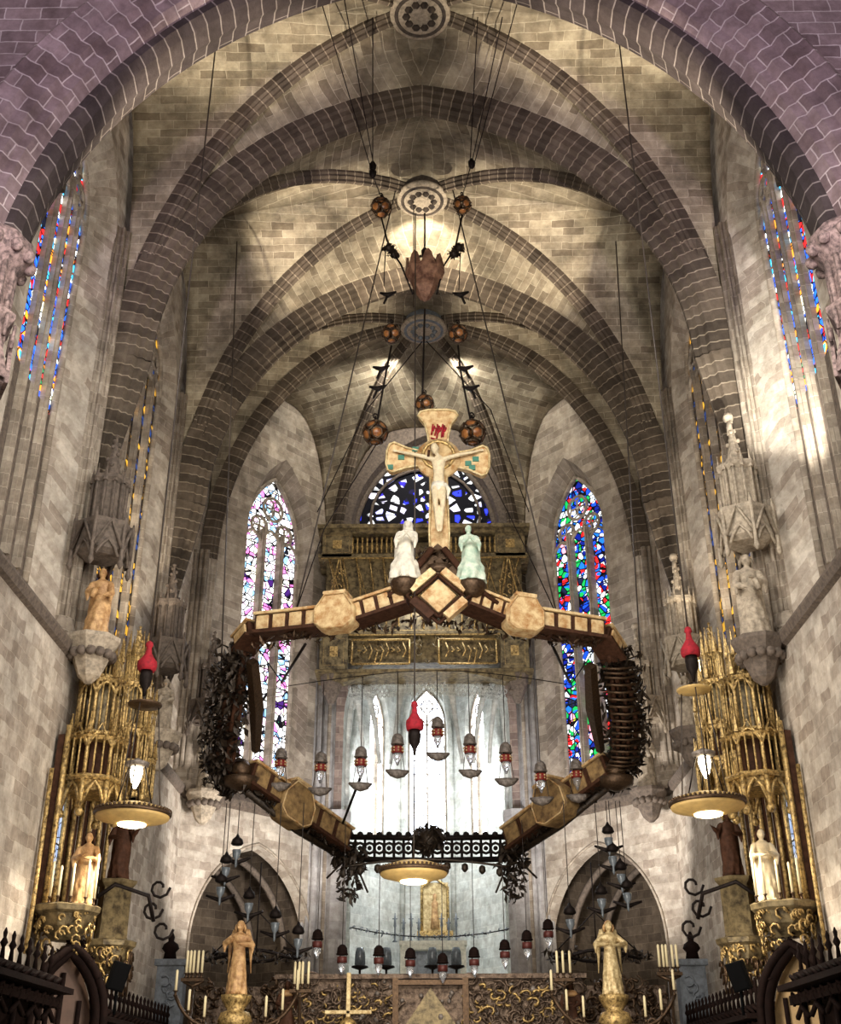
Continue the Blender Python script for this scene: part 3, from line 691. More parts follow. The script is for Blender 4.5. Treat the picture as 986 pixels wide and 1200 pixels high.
def drape():
    t = thing('stone_lace_valance', 'pale lace-like pierced arcade hanging in the top of the chapel opening', 'carving', (0, 41.6, 15.4))
    m = MB()
    for r in range(4):
        for k in range(34):
            x = -2.9+k*5.8/33+(.09 if r % 2 else 0); z = .42-.16*r-.25*(x/2.9)**2
            m.tube([(x+.075*cos(a), 0, z+.085*sin(a)) for a in [q*pi/3 for q in range(7)]], .02, 4)
    m.build('pierced_band', 'plaster', t)
    for sx in (-1, 1):
        for k, (x0, x1) in enumerate(((2.75, 2.35), (2.3, 1.75), (.95, 1.35))):
            m = MB(); m.tube(bez((sx*x0, .1, .3), (sx*(x0+x1)/2-sx*.1, .3, -.8), (sx*x1, .6, -2.6), 8), [.16, .15, .13, .11, .1, .09, .08, .08, .08], 6); m.build('rib_shaft', 'plaster', t)
drape()
# ------------------------------------------------------------------ the great hanging canopy
def leafclump(mb, c, R, n, size, rr=rnd):
    for _ in range(n):
        d = Vector((rr.gauss(0, 1), rr.gauss(0, 1), rr.gauss(0, 1))).normalized()
        p = Vector(c)+Vector((d.x*R[0], d.y*R[1], d.z*R[2]))*rr.uniform(.5, 1)
        s = size*rr.uniform(.6, 1.3); u = Vector((rr.gauss(0, 1), rr.gauss(0, 1), rr.gauss(0, 1))).normalized(); v = u.orthogonal().normalized(); w_ = u.cross(v)
        mb.add([p-u*s, p+v*s*.45+w_*s*.12, p+u*s, p-v*s*.45+w_*s*.12, p-w_*s*.12], [(0, 1, 2), (0, 2, 3), (0, 4, 1), (1, 4, 2), (2, 4, 3), (3, 4, 0)])
def canopy():
    o = P(500, 800, 29)
    t = thing('hanging_canopy', 'huge seven-sided crown-like canopy of painted panels and dark foliage, hanging on cables above the altar', 'canopy', o)
    rel = lambda v: Vector(v)-o
    def beam(pa, pb, hh, th, n, mats=('cream', 'brown'), kind='panel', cap=True):
        a, b = rel(pa), rel(pb); d = (b-a); L = d.length; d.normalize(); z = Vector((0, 0, 1)); z = (z-d*z.dot(d)).normalized(); nrm = d.cross(z).normalized()
        if nrm.y > 0: nrm = -nrm
        B = Matrix((d, nrm, z)).transposed()
        m = MB(); m.box((a+b)/2-z*.02, (L, th, hh), basis=B); m.box((a+b)/2-z*hh*.52, (L, th*1.5, .09), basis=B); m.build('beam', mats[1], t)
        c = MB(); c.box((a+b)/2+z*(hh*.5+.03), (L+.05, th*1.3, .07), basis=B); c.build('beam_edge', 'cream', t)
        for k in range(n):
            m = MB(); q = a+d*L*(k+.5)/n; m.box(q+nrm*(th*.5+.02), (L/n*.74, .07, hh*.82), basis=B); m.build(kind, mats[0], t, bevel=.02)
        return B
    def shield(c, w_, hh, th, B, mat='cream'):
        c = rel(c); poly = [(-.5, -.35), (-.28, -.52), (.28, -.52), (.5, -.35), (.5, .1), (.26, .5), (-.26, .5), (-.5, .1)]
        d, n, z = B.col[0], B.col[1], B.col[2]
        m = MB(); m.prism([(u*w_, v*hh) for u, v in poly], c+n*(th*.5), d, z, -n, th); s = m.build('shield_boss', mat, t, bevel=.05)
        e = MB(); e.box(c+z*hh*.52, (w_*.56, th*1.1, .08), basis=B); 
        e.tube([c+n*(th*.5+.02)+d*(u*w_*.92)+z*(v*hh*.92) for u, v in poly+poly[:1]], .025, 4); e.build('shield_rim', 'cream', s)
    L0, L1, L2 = P(303, 735, 27.6), P(380, 727, 27.1), P(478, 700, 26.6)
    R0, R1, R2 = P(705, 741, 27.6), P(628, 729, 27.1), P(548, 702, 26.6)
    B = beam(L0, L1, .48, .5, 4); shield(P(395, 719, 26.85), 1.08, .95, .5, B)
    beam(P(412, 722, 27.0), L2, .48, .45, 4)
    B = beam(R1, R0, .48, .5, 4); shield(P(613, 722, 26.85), 1.0, .95, .5, B)
    beam(R2, P(598, 722, 27.0), .46, .45, 4)
    # corner caps
    beam(P(283, 757, 28.2), P(300, 737, 27.6), .42, .45, 1); beam(P(705, 742, 27.6), P(722, 768, 28.2), .42, .45, 1)
    # centre diamond
    c = rel(P(514, 698, 26.3)); bx = Vector((1, 0, 0)); bz = Vector((0, .15, 1)).normalized()
    m = MB()
    for r, th in ((.80, .16), (.62, .22)):
        pts = [(0, r), (r, 0), (0, -r), (-r, 0)]
        for i in range(4):
            a, b = pts[i], pts[(i+1) % 4]; A_ = c+bx*a[0]+bz*a[1]; B_ = c+bx*b[0]+bz*b[1]; m.tube([A_, B_], th*.28, 4)
    m.build('diamond_frame', 'brown', t)
    m = MB(); m.prism([(0, .5), (.46, 0), (0, -.5), (-.46, 0)], c+Vector((0, -.02, 0)), bx, bz, (0, 1, 0), .35); m.build('diamond_panel', 'cream', t, bevel=.03)
    for a, b, mt in (((-.72, .1), (-.1, .72), 'paleg'), ((.1, .72), (.72, .1), 'cream'), ((-.68, -.14), (-.16, -.66), 'brown'), ((.16, -.66), (.68, -.14), 'cream')):
        q = MB(); A_ = c+bx*a[0]+bz*a[1]; B_ = c+bx*b[0]+bz*b[1]; d = (B_-A_).normalized(); q.box((A_+B_)/2, ((B_-A_).length*.92, .3, .2), basis=Matrix((d, Vector((0, 1, 0)), d.cross(Vector((0, 1, 0))))).transposed()); q.build('diamond_bar', mt, t)
    m = MB(); m.prism([(-.5, -.4), (.5, -.4), (.42, .2), (0, .62), (-.42, .2)], c+Vector((0, .15, .95)), bx, bz, (0, 1, 0), .5); m.build('centre_gable', 'bronze', t)
    m = MB()
    for sx in (-1, 1): m.tube([c+Vector((sx*.15, .1, 1.35)), c+Vector((sx*.95, .1, .25)), c+Vector((sx*1.5, .3, -.1))], [.09, .09, .06], 6)
    m.build('gable_strut', 'brown', t)
    # bunches under the front band
    m = MB()
    for k in range(46):
        f = k/45; px = 300+f*400; py = 752-28*(1-abs(f-.5)*2)**1.0; leafclump(m, rel(P(px, py+rnd.uniform(-1, 7), 27.3)), (.18, .3, .1), 7, .12)
    m.build('front_foliage', 'bronze', t)
    # foliage sides: stalks and leaves
    for s, pth in ((-1, [(284, 765, 28.2), (276, 800, 28.8), (266, 850, 29.8), (262, 895, 30.8), (272, 925, 31.5)]), (1, [(715, 768, 28.2), (722, 800, 28.8), (730, 850, 29.8), (729, 892, 30.8), (716, 920, 31.5)])):
        pts = [rel(P(*q)) for q in pth]
        fine = []
        for i in range(4):
            for k in range(6): fine.append(pts[i].lerp(pts[i+1], k/6))
        fine.append(pts[-1])
        b = MB()
        for k in range(9):
            ox, oy = rnd.uniform(-.26, .26), rnd.uniform(-.3, .3); n_ = len(fine)
            b.tube([p+Vector((ox*(.6+.9*sin(pi*i/n_)), oy, .06*sin(i+k))) for i, p in enumerate(fine)], .07, 5)
        b.build('stalk_bundle', 'brown', t)
        m = MB()
        for i, p in enumerate(fine):
            k = .36+.34*sin(pi*min(1, i/len(fine)*1.15)); leafclump(m, p+Vector((s*.12, 0, 0)), (k, .4, .25), 40, .17)
            if i % 2 == 0:
                d = Vector((s*rnd.uniform(.5, .75), 0, rnd.uniform(.1, .35))); m.tube([p, p+d], [.03, .015], 4); leafclump(m, p+d, (.12, .12, .12), 8, .11)
        m.build('side_foliage', 'leaf', t)
        if s > 0:
            w_ = MB()
            for i in range(4, 22):
                p = fine[i]; w_.tube([p+Vector((-.35, -.42, 0)), p+Vector((.05, -.5, -.05)), p+Vector((.42, -.38, .03))], .04, 5)
            w_.build('wound_cord', 'bronze', t)
        # inner sloping panel
        ia, ib = ((296, 775, 28), (300, 880, 30.6)) if s < 0 else ((692, 780, 28), (704, 880, 30.6))
        A_, B_ = rel(P(*ia)), rel(P(*ib)); m = MB(); m.tube([A_, A_.lerp(B_, .5)+Vector((s*-.06, 0, 0)), B_], [.16, .2, .12], 4, smooth=False); m.build('inner_strut', 'bronze', t)
    # descending rear sides with shields
    for s, a, b, sh in ((-1, (290, 906, 31), (404, 985, 34), (343, 943, 32.2)), (1, (716, 897, 31), (598, 984, 34), (650, 940, 32.2))):
        B = beam(P(*a), P(*b), .62, .45, 6, ('ochre', 'brown')); shield(P(*sh), 1.25, 1.15, .6, B, 'ochre')
        m = MB(); A_, B_ = rel(P(*a)), rel(P(*b))
        for k in range(26): leafclump(m, A_.lerp(B_, k/25)-Vector((0, 0, .42)), (.25, .3, .14), 12, .13)
        m.tube([A_-Vector((0, 0, .5)), A_.lerp(B_, .5)-Vector((0, 0, .62)), B_-Vector((0, 0, .5))], .1, 6)
        m.build('lower_foliage', 'leaf', t)
        m = MB(); q = rel(P(283 if s < 0 else 722, 912, 31)); m.lathe([(.1, -.35), (.45, -.2), (.5, 0), (.3, .05)], q, 12); m.ball(q+Vector((0, -.1, .2)), .3, 8); m.build('corner_lantern_bowl', 'bronze', t)
        m = MB(); e = rel(P(412 if s < 0 else 600, 1000, 34)); leafclump(m, e-Vector((-s*0, 0, .2)), (.55, .4, .5), 130, .17); leafclump(m, e+Vector((-s*-.05, 0, -.95)), (.4, .3, .45), 60, .14)
        for k in range(5): m.tube([e, e+Vector((s*(-.5+.3*k), 0, -1.1+.1*k))], .03, 4)
        m.build('corner_foliage', 'leaf', t)
    # rear bar, pierced
    A_, B_ = rel(P(405, 993, 34)), rel(P(598, 993, 34)); d = (B_-A_).normalized(); z = Vector((0, 0, 1))
    m = MB()
    for h_ in (-.33, .3): m.tube([A_+z*h_, A_.lerp(B_, .5)+z*(h_-.04), B_+z*h_], .085, 6)
    n_ = 17; L = (B_-A_).length
    for k in range(n_):
        q = A_.lerp(B_, (k+.5)/n_); r = .15
        m.tube([q+d*r*cos(a)+z*(r*sin(a)-.02) for a in [j*pi/4 for j in range(9)]], .045, 5)
        m.ball(q+z*.36, .1, 6); m.tube([q+d*.145-z*.3, q+d*.145+z*.3], .04, 4); m.ball(q-z*.02, .07, 6)
    m.build('pierced_bar', 'iron', t)
    m = MB(); q = rel(P(503, 984, 33.7)); leafclump(m, q, (.5, .35, .42), 190, .17); m.ball(q, .34, 8); m.build('centre_foliage', 'leaf', t)
    m = MB()
    pts = [rel(P(402+k*10.2, 1016-9*sin(pi*k/19), 33.6)) for k in range(20)]; m.tube(pts, .035, 5)
    for i, p in enumerate(pts):
        if i % 2 == 0: m.lathe([(.03, -.05), (.09, -.1), (.1, -.22), (.03, -.3)], p, 6)
    m.build('vine_garland', 'leaf', t)
    # rods from the front corners to the rear
    for a, b in (((358, 755, 27.3), (330, 800, 31)), ((640, 740, 27.3), (668, 800, 31)), ((425, 905, 31), (398, 975, 34))): m = MB(); m.tube([rel(P(*a)), rel(P(*b))], .04, 5); m.build('tie_rod', 'iron', t)
    # cables to the vault
    for px, py, Y in ((345, 724, 27.3), (655, 728, 27.3), (283, 757, 28.2), (722, 768, 28.2)):
        q = P(px, py, Y); m = MB(); top = Vector((q.x*.28+.05, 28.6 if Y < 28 else 29.2, 28.3)); 
        if Y > 28: q = P(259 if px < 400 else 752, 790, 28.7); top = P(278 if px < 400 else 722, 283, 29.2)
        if 0: top = Vector((q.x*.97, Y+.1, 25.0 if abs(q.x) > 4.5 else 27))
        m.tube([rel(q), rel(top)], .022, 5); m.build('suspension_cable', 'cable', t)
    return t
canopy()
# ------------------------------------------------------------------ crucifix with two mourners, standing on the canopy's front
def crucifix():
    o = P(514, 655, 26.6)
    t = thing('crucifix', 'large painted crucifix with flared arms and a pale figure, over the canopy middle', 'crucifix', o)
    rel = lambda px, py, Y=26.6: P(px, py, Y)-o
    U = Vector((1, 0, 0)); V = Vector((0, 0, 1)); Y = Vector((0, 1, 0))
    c = rel(514, 538)
    def arm(a, pts, name='cross_arm'):
        R = Matrix.Rotation(a, 3, 'Y'); d = R @ V; s_ = R @ U
        poly = [(x, y_) for x, y_ in pts]+[(-x, y_) for x, y_ in reversed(pts)]
        m = MB(); m.prism(poly, c, s_, d, Y, .22); ob = m.build(name, 'cream', t, bevel=.04)
        e = MB(); e.tube([c-Y*.015+s_*x+d*y_ for x, y_ in poly+poly[:1]], .035, 5); e.build('arm_rim', 'paleg', ob); return s_, d
    arm(0, [(.24, .2), (.28, .75), (.36, 1.1), (.55, 1.38), (.48, 1.5), (.25, 1.56)])
    arm(radians(93), [(.2, .2), (.2, .4), (.3, .85), (.46, 1.18), (.4, 1.3), (.2, 1.37)])
    arm(radians(-87), [(.2, .2), (.2, .4), (.3, .85), (.46, 1.22), (.4, 1.34), (.2, 1.4)])
    arm(pi, [(.22, .2), (.22, 1.0), (.26, 2.2), (.24, 2.9)])
    m = MB(); m.lathe([(.01, -.05), (.55, -.05), (.6, 0), (.6, .12), (.01, .14)], c+Vector((0, .06, 0)), 20, R=Matrix.Rotation(pi/2, 3, 'X')); m.build('centre_disc', 'cream', t)
    m = MB(); m.tube([c+Vector((.42*cos(a), -.08, .08+.42*sin(a))) for a in [j*pi/8 for j in range(17)]], .05, 6); m.build('halo', 'gold', t)
    m = MB()
    for k in range(9):
        x = -.18+.045*k; m.tube([c+Vector((x, -.03, .75+.12*sin(k*1.7))), c+Vector((x+.04, -.03, .95+.12*cos(k))), c+Vector((x+.03, -.03, 1.08-.05*(k % 3)))], .022, 4)
    for k in range(4): m.tube([c+Vector((-.2, -.03, .38+.09*k)), c+Vector((.02, -.035, .3+.09*k)), c+Vector((.22, -.03, .36+.07*k))], .025, 4)
    m.build('red_inscription', 'red', t)
    gi = plain('green_inlay', '3f7a66', .5)
    for x, z in ((-1.3, -.25), (-1.0, .05), (-.62, .3), (.8, -.15), (1.0, -.02), (.9, -.28)): m = MB(); m.box(c+Vector((x, -.02, z)), (.17, .04, .14), rz=0); m.build('green_inlay', gi, t)
    # Christ
    m = MB(); A = lambda x, y_, z: c+Vector((x, y_-.2, z))
    prof = [(.13, -1.05), (.17, -.9), (.15, -.7), (.135, -.55), (.165, -.35), (.185, -.2), (.13, -.08), (.06, 0)]
    m.lathe([(r, z) for r, z in prof], A(0, 0, 0), 14, 1.0, .62)
    m.tube([A(0, 0, -.1), A(-.05, -.04, .06)], .055, 8)
    head(m, A(-.10, -.1, .16), .135, -.35, .45, True)
    for s in (-1, 1):
        e = A(s*.68, .03, .06); h_ = A(s*1.12, .1, .2)
        m.tube([A(s*.13, 0, -.13), A(s*.3, .0, -.06), A(s*.5, .01, -.0), e, A(s*.9, .06, .12), h_], [.075, .068, .06, .048, .045, .028], 8)
        hand(m, h_, (s, 0, .25), (0, -1, 0), .2)
        k = A(s*.10, -.16, -1.5); an = A(s*.05, -.02, -2.12)
        m.tube([A(s*.075, 0, -.95), A(s*.10, -.1, -1.2), k, A(s*.07, -.08, -1.75), an], [.11, .1, .075, .068, .045], 8)
        m.tube([an, A(s*.045, -.14, -2.25), A(s*.03, -.2, -2.36)], [.05, .05, .03], 6)
    fuse(m, 'figure', 'ivory', t, .022)
    m = MB(); m.lathe([(.16, -1.22), (.2, -1.1), (.2, -.95), (.165, -.84)], A(0, 0, 0), 14, 1.05, .72, lobes=7, amp=.06); m.tube([A(.17, -.05, -.9), A(.26, -.08, -1.1), A(.22, -.06, -1.35)], [.05, .06, .02], 6); m.build('loincloth', 'white', t)
    m = MB(); m.ball(A(-.10, -.06, .2), .135, 10, .95, .95, .95); m.tube([A(-.25, -.1, .1), A(-.27, -.08, -.08)], .04, 6); m.build('hair', 'brown', t)
    m = MB(); m.box(c+Vector((0, .1, -3.05)), (.9, .5, .35), top=.7); m.lathe([(.35, -3.4), (.42, -3.2)], c+Vector((0, .1, 0)), 10)
    for k in range(14): leafclump(m, c+Vector((rnd.uniform(-.5, .5), -.1, rnd.uniform(-3.3, -2.75))), (.15, .1, .1), 6, .12)
    m.build('plinth', 'bronze', t)
crucifix()
def mourner(px0, py0, h, label, mir, mat, lean, Y=26.4):
    t = thing('mourner_statue', label, 'statue', P(px0, py0, Y))
    figure(t, h, mat, hem=.235, folds=7, shoulder=.13, arms=(((.14, -.1, .61), (.02, -.2, .69)), ((-.14, -.1, .61), (-.02, -.2, .68))), veil='white' if mir > 0 else None, hairmat=None if mir > 0 else 'brown', yaw=-.5*mir, tilt=-.2, lean=lean, mirror=mir, cape=True)
    m = MB(); m.lathe([(.12, -.42), (.3, -.3), (.36, -.08), (.34, 0)], (0, 0, 0), 10); leafclump(m, (0, 0, -.2), (.35, .3, .15), 30, .12); m.build('foot_bracket', 'bronze', t)
mourner(474, 681, 1.72, 'white veiled mourner statue left of the crucifix, leaning inward', 1, 'white', .06)
mourner(553, 683, 1.62, 'pale green and cream mourner statue right of the crucifix', -1, 'mint', -.04)
# polyhedral lanterns, crown ornament and their chains
def lantern(px, py, Y, r, label):
    o = P(px, py, Y); t = thing('polyhedral_lantern', label, 'lantern', o, rnd.uniform(0, 1), 'polyhedral lanterns on the suspension chains')
    bm = bmesh.new(); bmesh.ops.create_icosphere(bm, subdivisions=1, radius=r)
    vs = [v.co.copy() for v in bm.verts]; es = [(e.verts[0].index, e.verts[1].index) for e in bm.edges]; fs = [[v.index for v in f.verts] for f in bm.faces]; bm.free()
    bm = bmesh.new(); bmesh.ops.create_icosphere(bm, subdivisions=2, radius=r); 
    # dual: pentagon discs around the twelve corners
    ico = [Vector(v) for v in vs]
    m = MB(); g = MB()
    for v in ico:
        n = v.normalized(); a = n.orthogonal().normalized(); b = n.cross(a); k = r*.44
        ring = [n*r*.86+(a*cos(q*2*pi/6)+b*sin(q*2*pi/6))*k for q in range(6)]
        m.tube(ring+[ring[0]], r*.085, 5); g.lathe([(k*.95, 0), (k*.9, r*.05), (.02, r*.1)], n*r*.82, 10, R=Matrix((a, b, n)).transposed())
    bm.free()
    m.build('frame', 'bronze', t); g.build('amber_pane', 'amber', t)
    m = MB(); m.tube([(0, 0, r*.85), (0, 0, r*1.5)], r*.08, 5); m.tube([(r*.22*cos(a), 0, r*1.5+r*.22*sin(a)) for a in [j*pi/4 for j in range(9)]], r*.06, 5); m.build('hanging_ring', 'iron', t)
M_['amber'] = plain('amber_glass', 'a8703c', .3, 0, .5, 3, .1, c2='6b3c22')
for a in ((447, 243, 28, .34, 'upper left lantern of the highest pair, beside the second vault boss'), (542, 240, 28, .30, 'upper right lantern of the highest pair, beside the second vault boss'),
          (459, 391, 28, .30, 'left lantern of the middle pair, beside the dark third boss'), (537, 391, 28, .29, 'right lantern of the middle pair, beside the dark third boss'),
          (440, 507, 27.3, .36, 'left lantern of the lowest pair, above the left arm of the crucifix'), (554, 507, 27.3, .38, 'right lantern of the lowest pair, above the right arm of the crucifix'),
          (498, 473, 27.5, .27, 'small amber lantern just over the top of the crucifix')): lantern(*a)
def crown():
    o = P(498, 330, 28); t = thing('crown_chandelier', 'reddish metal crown hanging on chains under the second vault boss', 'crown', o)
    m = MB(); m.lathe([(.42, .05), (.55, .12), (.62, .35), (.5, .38), (.4, .1)], (0, 0, 0), 8, smooth=False); m.build('band', 'copper', t)
    for k in range(8):
        a = k*pi/4+.2; q = MB(); d = Vector((cos(a), sin(a), 0)); s_ = Vector((-sin(a), cos(a), 0))
        q.prism([(-.22, .3), (.22, .3), (.1, .75), (0, .85), (-.1, .75)], d*.52, s_, (0, 0, 1), d, .06); q.build('crown_point', 'copper', t)
    m = MB(); m.lathe([(.03, -.75), (.2, -.6), (.36, -.3), (.45, .05)], (0, 0, 0), 8, smooth=False); m.build('pendant', 'copper', t)
    m = MB(); m.tube([(.34*cos(a), .34*sin(a)*.3, .75+.34*sin(a)) for a in [j*pi/8 for j in range(17)]], .05, 5); m.build('orb_ring', 'bronze', t)
M_['copper'] = plain('reddish_copper', 'a27a62', .5, .3, .5, 4, .5, c2='5a3a2e')
crown()
def chainset():
    t = thing('suspension_chains', 'dark chains with hooks running from the vault past the lanterns to the canopy', 'chain', P(498, 300, 28)); o = t.location.copy()
    ps = lambda *a: [P(x, y, Y)-o for x, y, Y in a]
    runs = [ps((370, -20, 20.6), (437, 205, 26)), ps((402, -10, 20.6), (440, 205, 26)), ps((437, 20, 22), (437, 205, 26)), ps((589, 20, 21.5), (553, 192, 26)), ps((560, 20, 22), (551, 192, 26)),
            ps((610, -10, 20.8), (556, 192, 26)), ps((447, 255, 28), (456, 290, 28), (470, 310, 28), (484, 345, 28)), ps((542, 252, 28), (534, 290, 28), (520, 312, 28), (512, 345, 28)),
            ps((498, 250, 28), (498, 300, 28)), ps((485, 240, 28), (485, 360, 28)), ps((498, 362, 28), (495, 470, 27.5)), ps((459, 405, 28), (452, 440, 28), (442, 495, 27.4)), ps((537, 405, 28), (540, 435, 28), (552, 495, 27.4)),
            ps((442, 519, 27.3), (380, 620, 27.2), (345, 722, 27.3)), ps((556, 521, 27.3), (615, 640, 27.2), (655, 726, 27.3)), ps((498, 485, 27.5), (512, 478, 26.8)), ps((452, 290, 28), (450, 335, 28)), ps((540, 290, 28), (538, 340, 28)),
            ps((495, 400, 28), (430, 480, 28), (372, 600, 28)), ps((500, 400, 28), (575, 480, 28), (620, 600, 28))]
    runs += [ps((437, 205, 26), (447, 232, 28)), ps((552, 194, 26), (542, 230, 28)), ps((720, 0, 20), (720, 0.5, 20))][:2]
    for i, r in enumerate(runs):
        m = MB(); m.tube(r, .03 if i in (6, 7, 8, 10, 11, 12) else .016, 5); m.build('chain', 'iron', t)
    for px, py in ((437, 195), (437, 203), (553, 192), (498, 296)):
        m = MB(); q = P(px, py, 28 if py > 250 else 26)-o; m.lathe([(.02, -.2), (.1, -.1), (.12, .05), (.04, .2)], q, 7); m.build('hook', 'iron', t)
    for px, py in ((456, 290), (462, 298), (538, 290), (532, 297)):
        m = MB(); q = P(px, py, 28)-o; leafclump(m, q, (.2, .15, .16), 26, .13); m.ball(q, .13, 7); m.build('metal_flower', 'leaf', t)
    for px, py, s in ((447, 432, -1), (443, 455, -1), (545, 432, 1), (552, 455, 1), (540, 345, 1), (455, 345, -1)):
        m = MB(); q = P(px, py, 28)-o; m.tube([q+Vector((-.25, 0, .06)), q+Vector((0, 0, -.03)), q+Vector((.25, 0, .1))], [.03, .09, .03], 6); m.tube([q, q+Vector((s*.12, 0, -.35))], .04, 5); m.build('bird_hook', 'iron', t)
chainset()
# ------------------------------------------------------------------ hanging lamps
def PXw(px, py, X):
    d = R_wc @ Vector((px-493.0, py-600.0, FOC)); return CAM + d*(X-CAM.x)/d.x
M_['bulb'] = plain('lit_lamp', 'fff6e0', .4, 0, 0, 5, 0, emit='fff1d0', es=14)
M_['amberlamp'] = plain('lit_diffuser', 'ffe8b8', .4, 0, 0, 5, 0, emit='ffe6b0', es=9)
M_['shade'] = plain('ochre_lamp_underside', 'c9a868', .6, .1, .25, 4, .2)
t_ = NT('clear_glass'); t_.b.inputs['Base Color'].default_value = (.9, .93, .97, 1); t_.b.inputs['Transmission Weight'].default_value = .85; t_.b.inputs['Roughness'].default_value = .12
M_['glass'] = t_.m
M_['redband'] = plain('red_enamel', '8e2a22', .45, .2, .4, 9, .3)
M_['capgrey'] = plain('grey_brown_cap', '8a8078', .6, .3, .4, 8, .3, c2='4c443e')
def disc_lamp(px, py, Y, r, label, wire_top, tassel, bulbpx=None):
    o = P(px, py, Y); t = thing('disc_lamp', label, 'lamp', o, 0, 'large round disc lamps'); 
    m = MB(); m.lathe([(r*.45, -.10), (r*.97, .0), (r, .03), (r, .15), (r*.93, .2), (r*.5, .3), (.1, .34)], (0, 0, 0), 32); m.build('disc', 'shade', t)
    m = MB(); m.tube([(r*1.005*cos(a), r*1.005*sin(a), .1) for a in [j*pi/20 for j in range(41)]], .045, 5)
    for j in range(48): a = j*pi/24; m.ball((r*1.02*cos(a), r*1.02*sin(a), .16), .035, 5)
    m.build('rim', 'bronze', t)
    m = MB(); m.lathe([(.02, -.16), (.2, -.155), (.29, -.13), (.3, -.09)], (0, 0, 0), 20); m.build('diffuser', 'amberlamp', t)
    L = light('SPOT', (0, 0, -.3), 420, WARM, (0, 0, -3), .15, 150); L.parent = t; L.name = 'lamp_or_fill_light'
    if bulbpx:
        q = P(*bulbpx, Y)-o; m = MB(); m.lathe([(.03, -.34), (.09, -.2), (.14, 0), (.12, .1)], q, 12); m.build('glass_bulb', 'bulb', t)
        m = MB(); m.lathe([(.12, .1), (.24, .13), (.26, .2), (.1, .26), (.03, .3)], q, 14); m.build('bulb_collar', 'capgrey', t)
        m = MB()
        for a in range(4): m.tube([q+Vector((.15*cos(a*pi/2), .15*sin(a*pi/2), .2)), Vector((.4*cos(a*pi/2), .4*sin(a*pi/2), .2))], .015, 4)
        m.build('hanger', 'iron', t)
    tz = P(*tassel, Y)-o
    m = MB(); m.lathe([(.19, -.36), (.21, -.26), (.2, -.16), (.12, -.05), (.07, .05), (.055, .18), (.085, .22), (.07, .3), (.02, .34)], tz, 14, lobes=7, amp=.06); m.build('red_tassel', 'red', t)
    m = MB(); m.lathe([(.03, -.95), (.05, -.8), (.13, -.66), (.15, -.5), (.13, -.36)], tz, 10); m.build('weight', 'iron', t)
    if bulbpx:
        m = MB(); q = Vector((0, 0, tz.z-1.15)); m.lathe([(.05, -.06), (.36, -.02), (.38, .02), (.3, .05), (.03, .1)], q, 18); m.build('upper_plate', 'shade' if px > 500 else 'bronze', t)
        for a in range(3):
            m = MB(); d = Vector((cos(a*2.1+.4), sin(a*2.1+.4), 0)); m.tube([q+d*.3, Vector(d*.55)+Vector((0, 0, .25))], .014, 4); m.build('chain', 'cable', t)
        m = MB(); m.tube([q, tz-Vector((0, 0, .9))], .018, 4); m.build('chain', 'cable', t)
    else:
        m = MB(); m.tube([tz-Vector((0, 0, .9)), (0, 0, .3)], .018, 4); m.build('chain', 'cable', t)
    wt = Vector(wire_top)-o; m = MB(); m.tube([tz+Vector((0, 0, .3)), wt], .02, 5); m.build('cable', 'cable', t)
disc_lamp(155, 960, 24, .76, 'round disc lamp with lit bulb on the left, before the gilded shrine', P(256, 25, 20.3), (174, 768), (160, 905))
disc_lamp(830, 948, 24, .76, 'round disc lamp with lit bulb on the right, before the gilded shrine', P(719, -10, 20), (808, 751), (826, 893))
disc_lamp(485, 1027, 26, .74, 'middle round disc lamp hanging in front of the bright chapel opening', P(487, 250, 27.3), (486, 838))
def oil_lamp(x, y, Y, h, label, group, red='redband', boat=True, top=None, k=1.0, glasslit=False):
    """small votive lamp: domed cap, studded band, glass cup and a boat-shaped drip dish; origin at the band"""
    o = P(x, y, Y); t = thing('votive_lamp', label, 'lamp', o, rnd.uniform(-.35, .35), group); k = .84 if boat else .74; t.scale = (k, k, k)
    m = MB(); m.lathe([(.19, .2), (.2, .26), (.18, .42), (.1, .52), (.02, .55)], (0, 0, 0), 12); m.lathe([(.21, .17), (.23, .2), (.21, .23)], (0, 0, 0), 12); m.build('cap', 'capgrey' if red == 'redband' else 'wood', t)
    m = MB(); m.lathe([(.17, -.11), (.19, -.1), (.19, .1), (.17, .11)], (0, 0, 0), 12); b = m.build('band', red, t)
    if red == 'redband':
        m = MB()
        for a in range(8):
            for zz in (-.045, .05): m.ball((.19*cos(a*pi/4), .19*sin(a*pi/4), zz), .033, 6)
        m.build('gilt_studs', 'paleg', b)
    m = MB()
    for a in range(3): m.tube([(.16*cos(a*2.1), .16*sin(a*2.1), .1), (.16*cos(a*2.1), .16*sin(a*2.1), .22)], .015, 4)
    m.build('posts', 'iron', t)
    m = MB(); m.lathe([(.03, -.5), (.06, -.4), (.13, -.28), (.14, -.12)], (0, 0, 0), 10); m.build('glass_cup', 'glass', t)
    if boat:
        m = MB(); z = -h
        m.tube([(-.38, 0, z+.06), (-.2, 0, z-.02), (0, 0, z-.05), (.2, 0, z-.02), (.38, 0, z+.06)], [.03, .12, .16, .12, .03], 8)
        m.build('drip_dish', 'capgrey', t)
        m = MB()
        for s in (-1, 1): m.tube([(s*.16, 0, -.1), (s*.24, 0, z)], .012, 4)
        m.build('dish_wire', 'cable', t)
    if top is not None:
        m = MB(); m.tube([(0, 0, .54), (Vector(top)-o)/k], .014, 4)
        m.v = [Matrix.Rotation(-t.rotation_euler.z, 3, 'Z') @ v for v in m.v]; m.build('hanging_wire', 'cable', t)
    return t
ords = ['leftmost', 'second', 'third', 'fourth', 'fifth', 'sixth', 'seventh', 'eighth', 'rightmost']
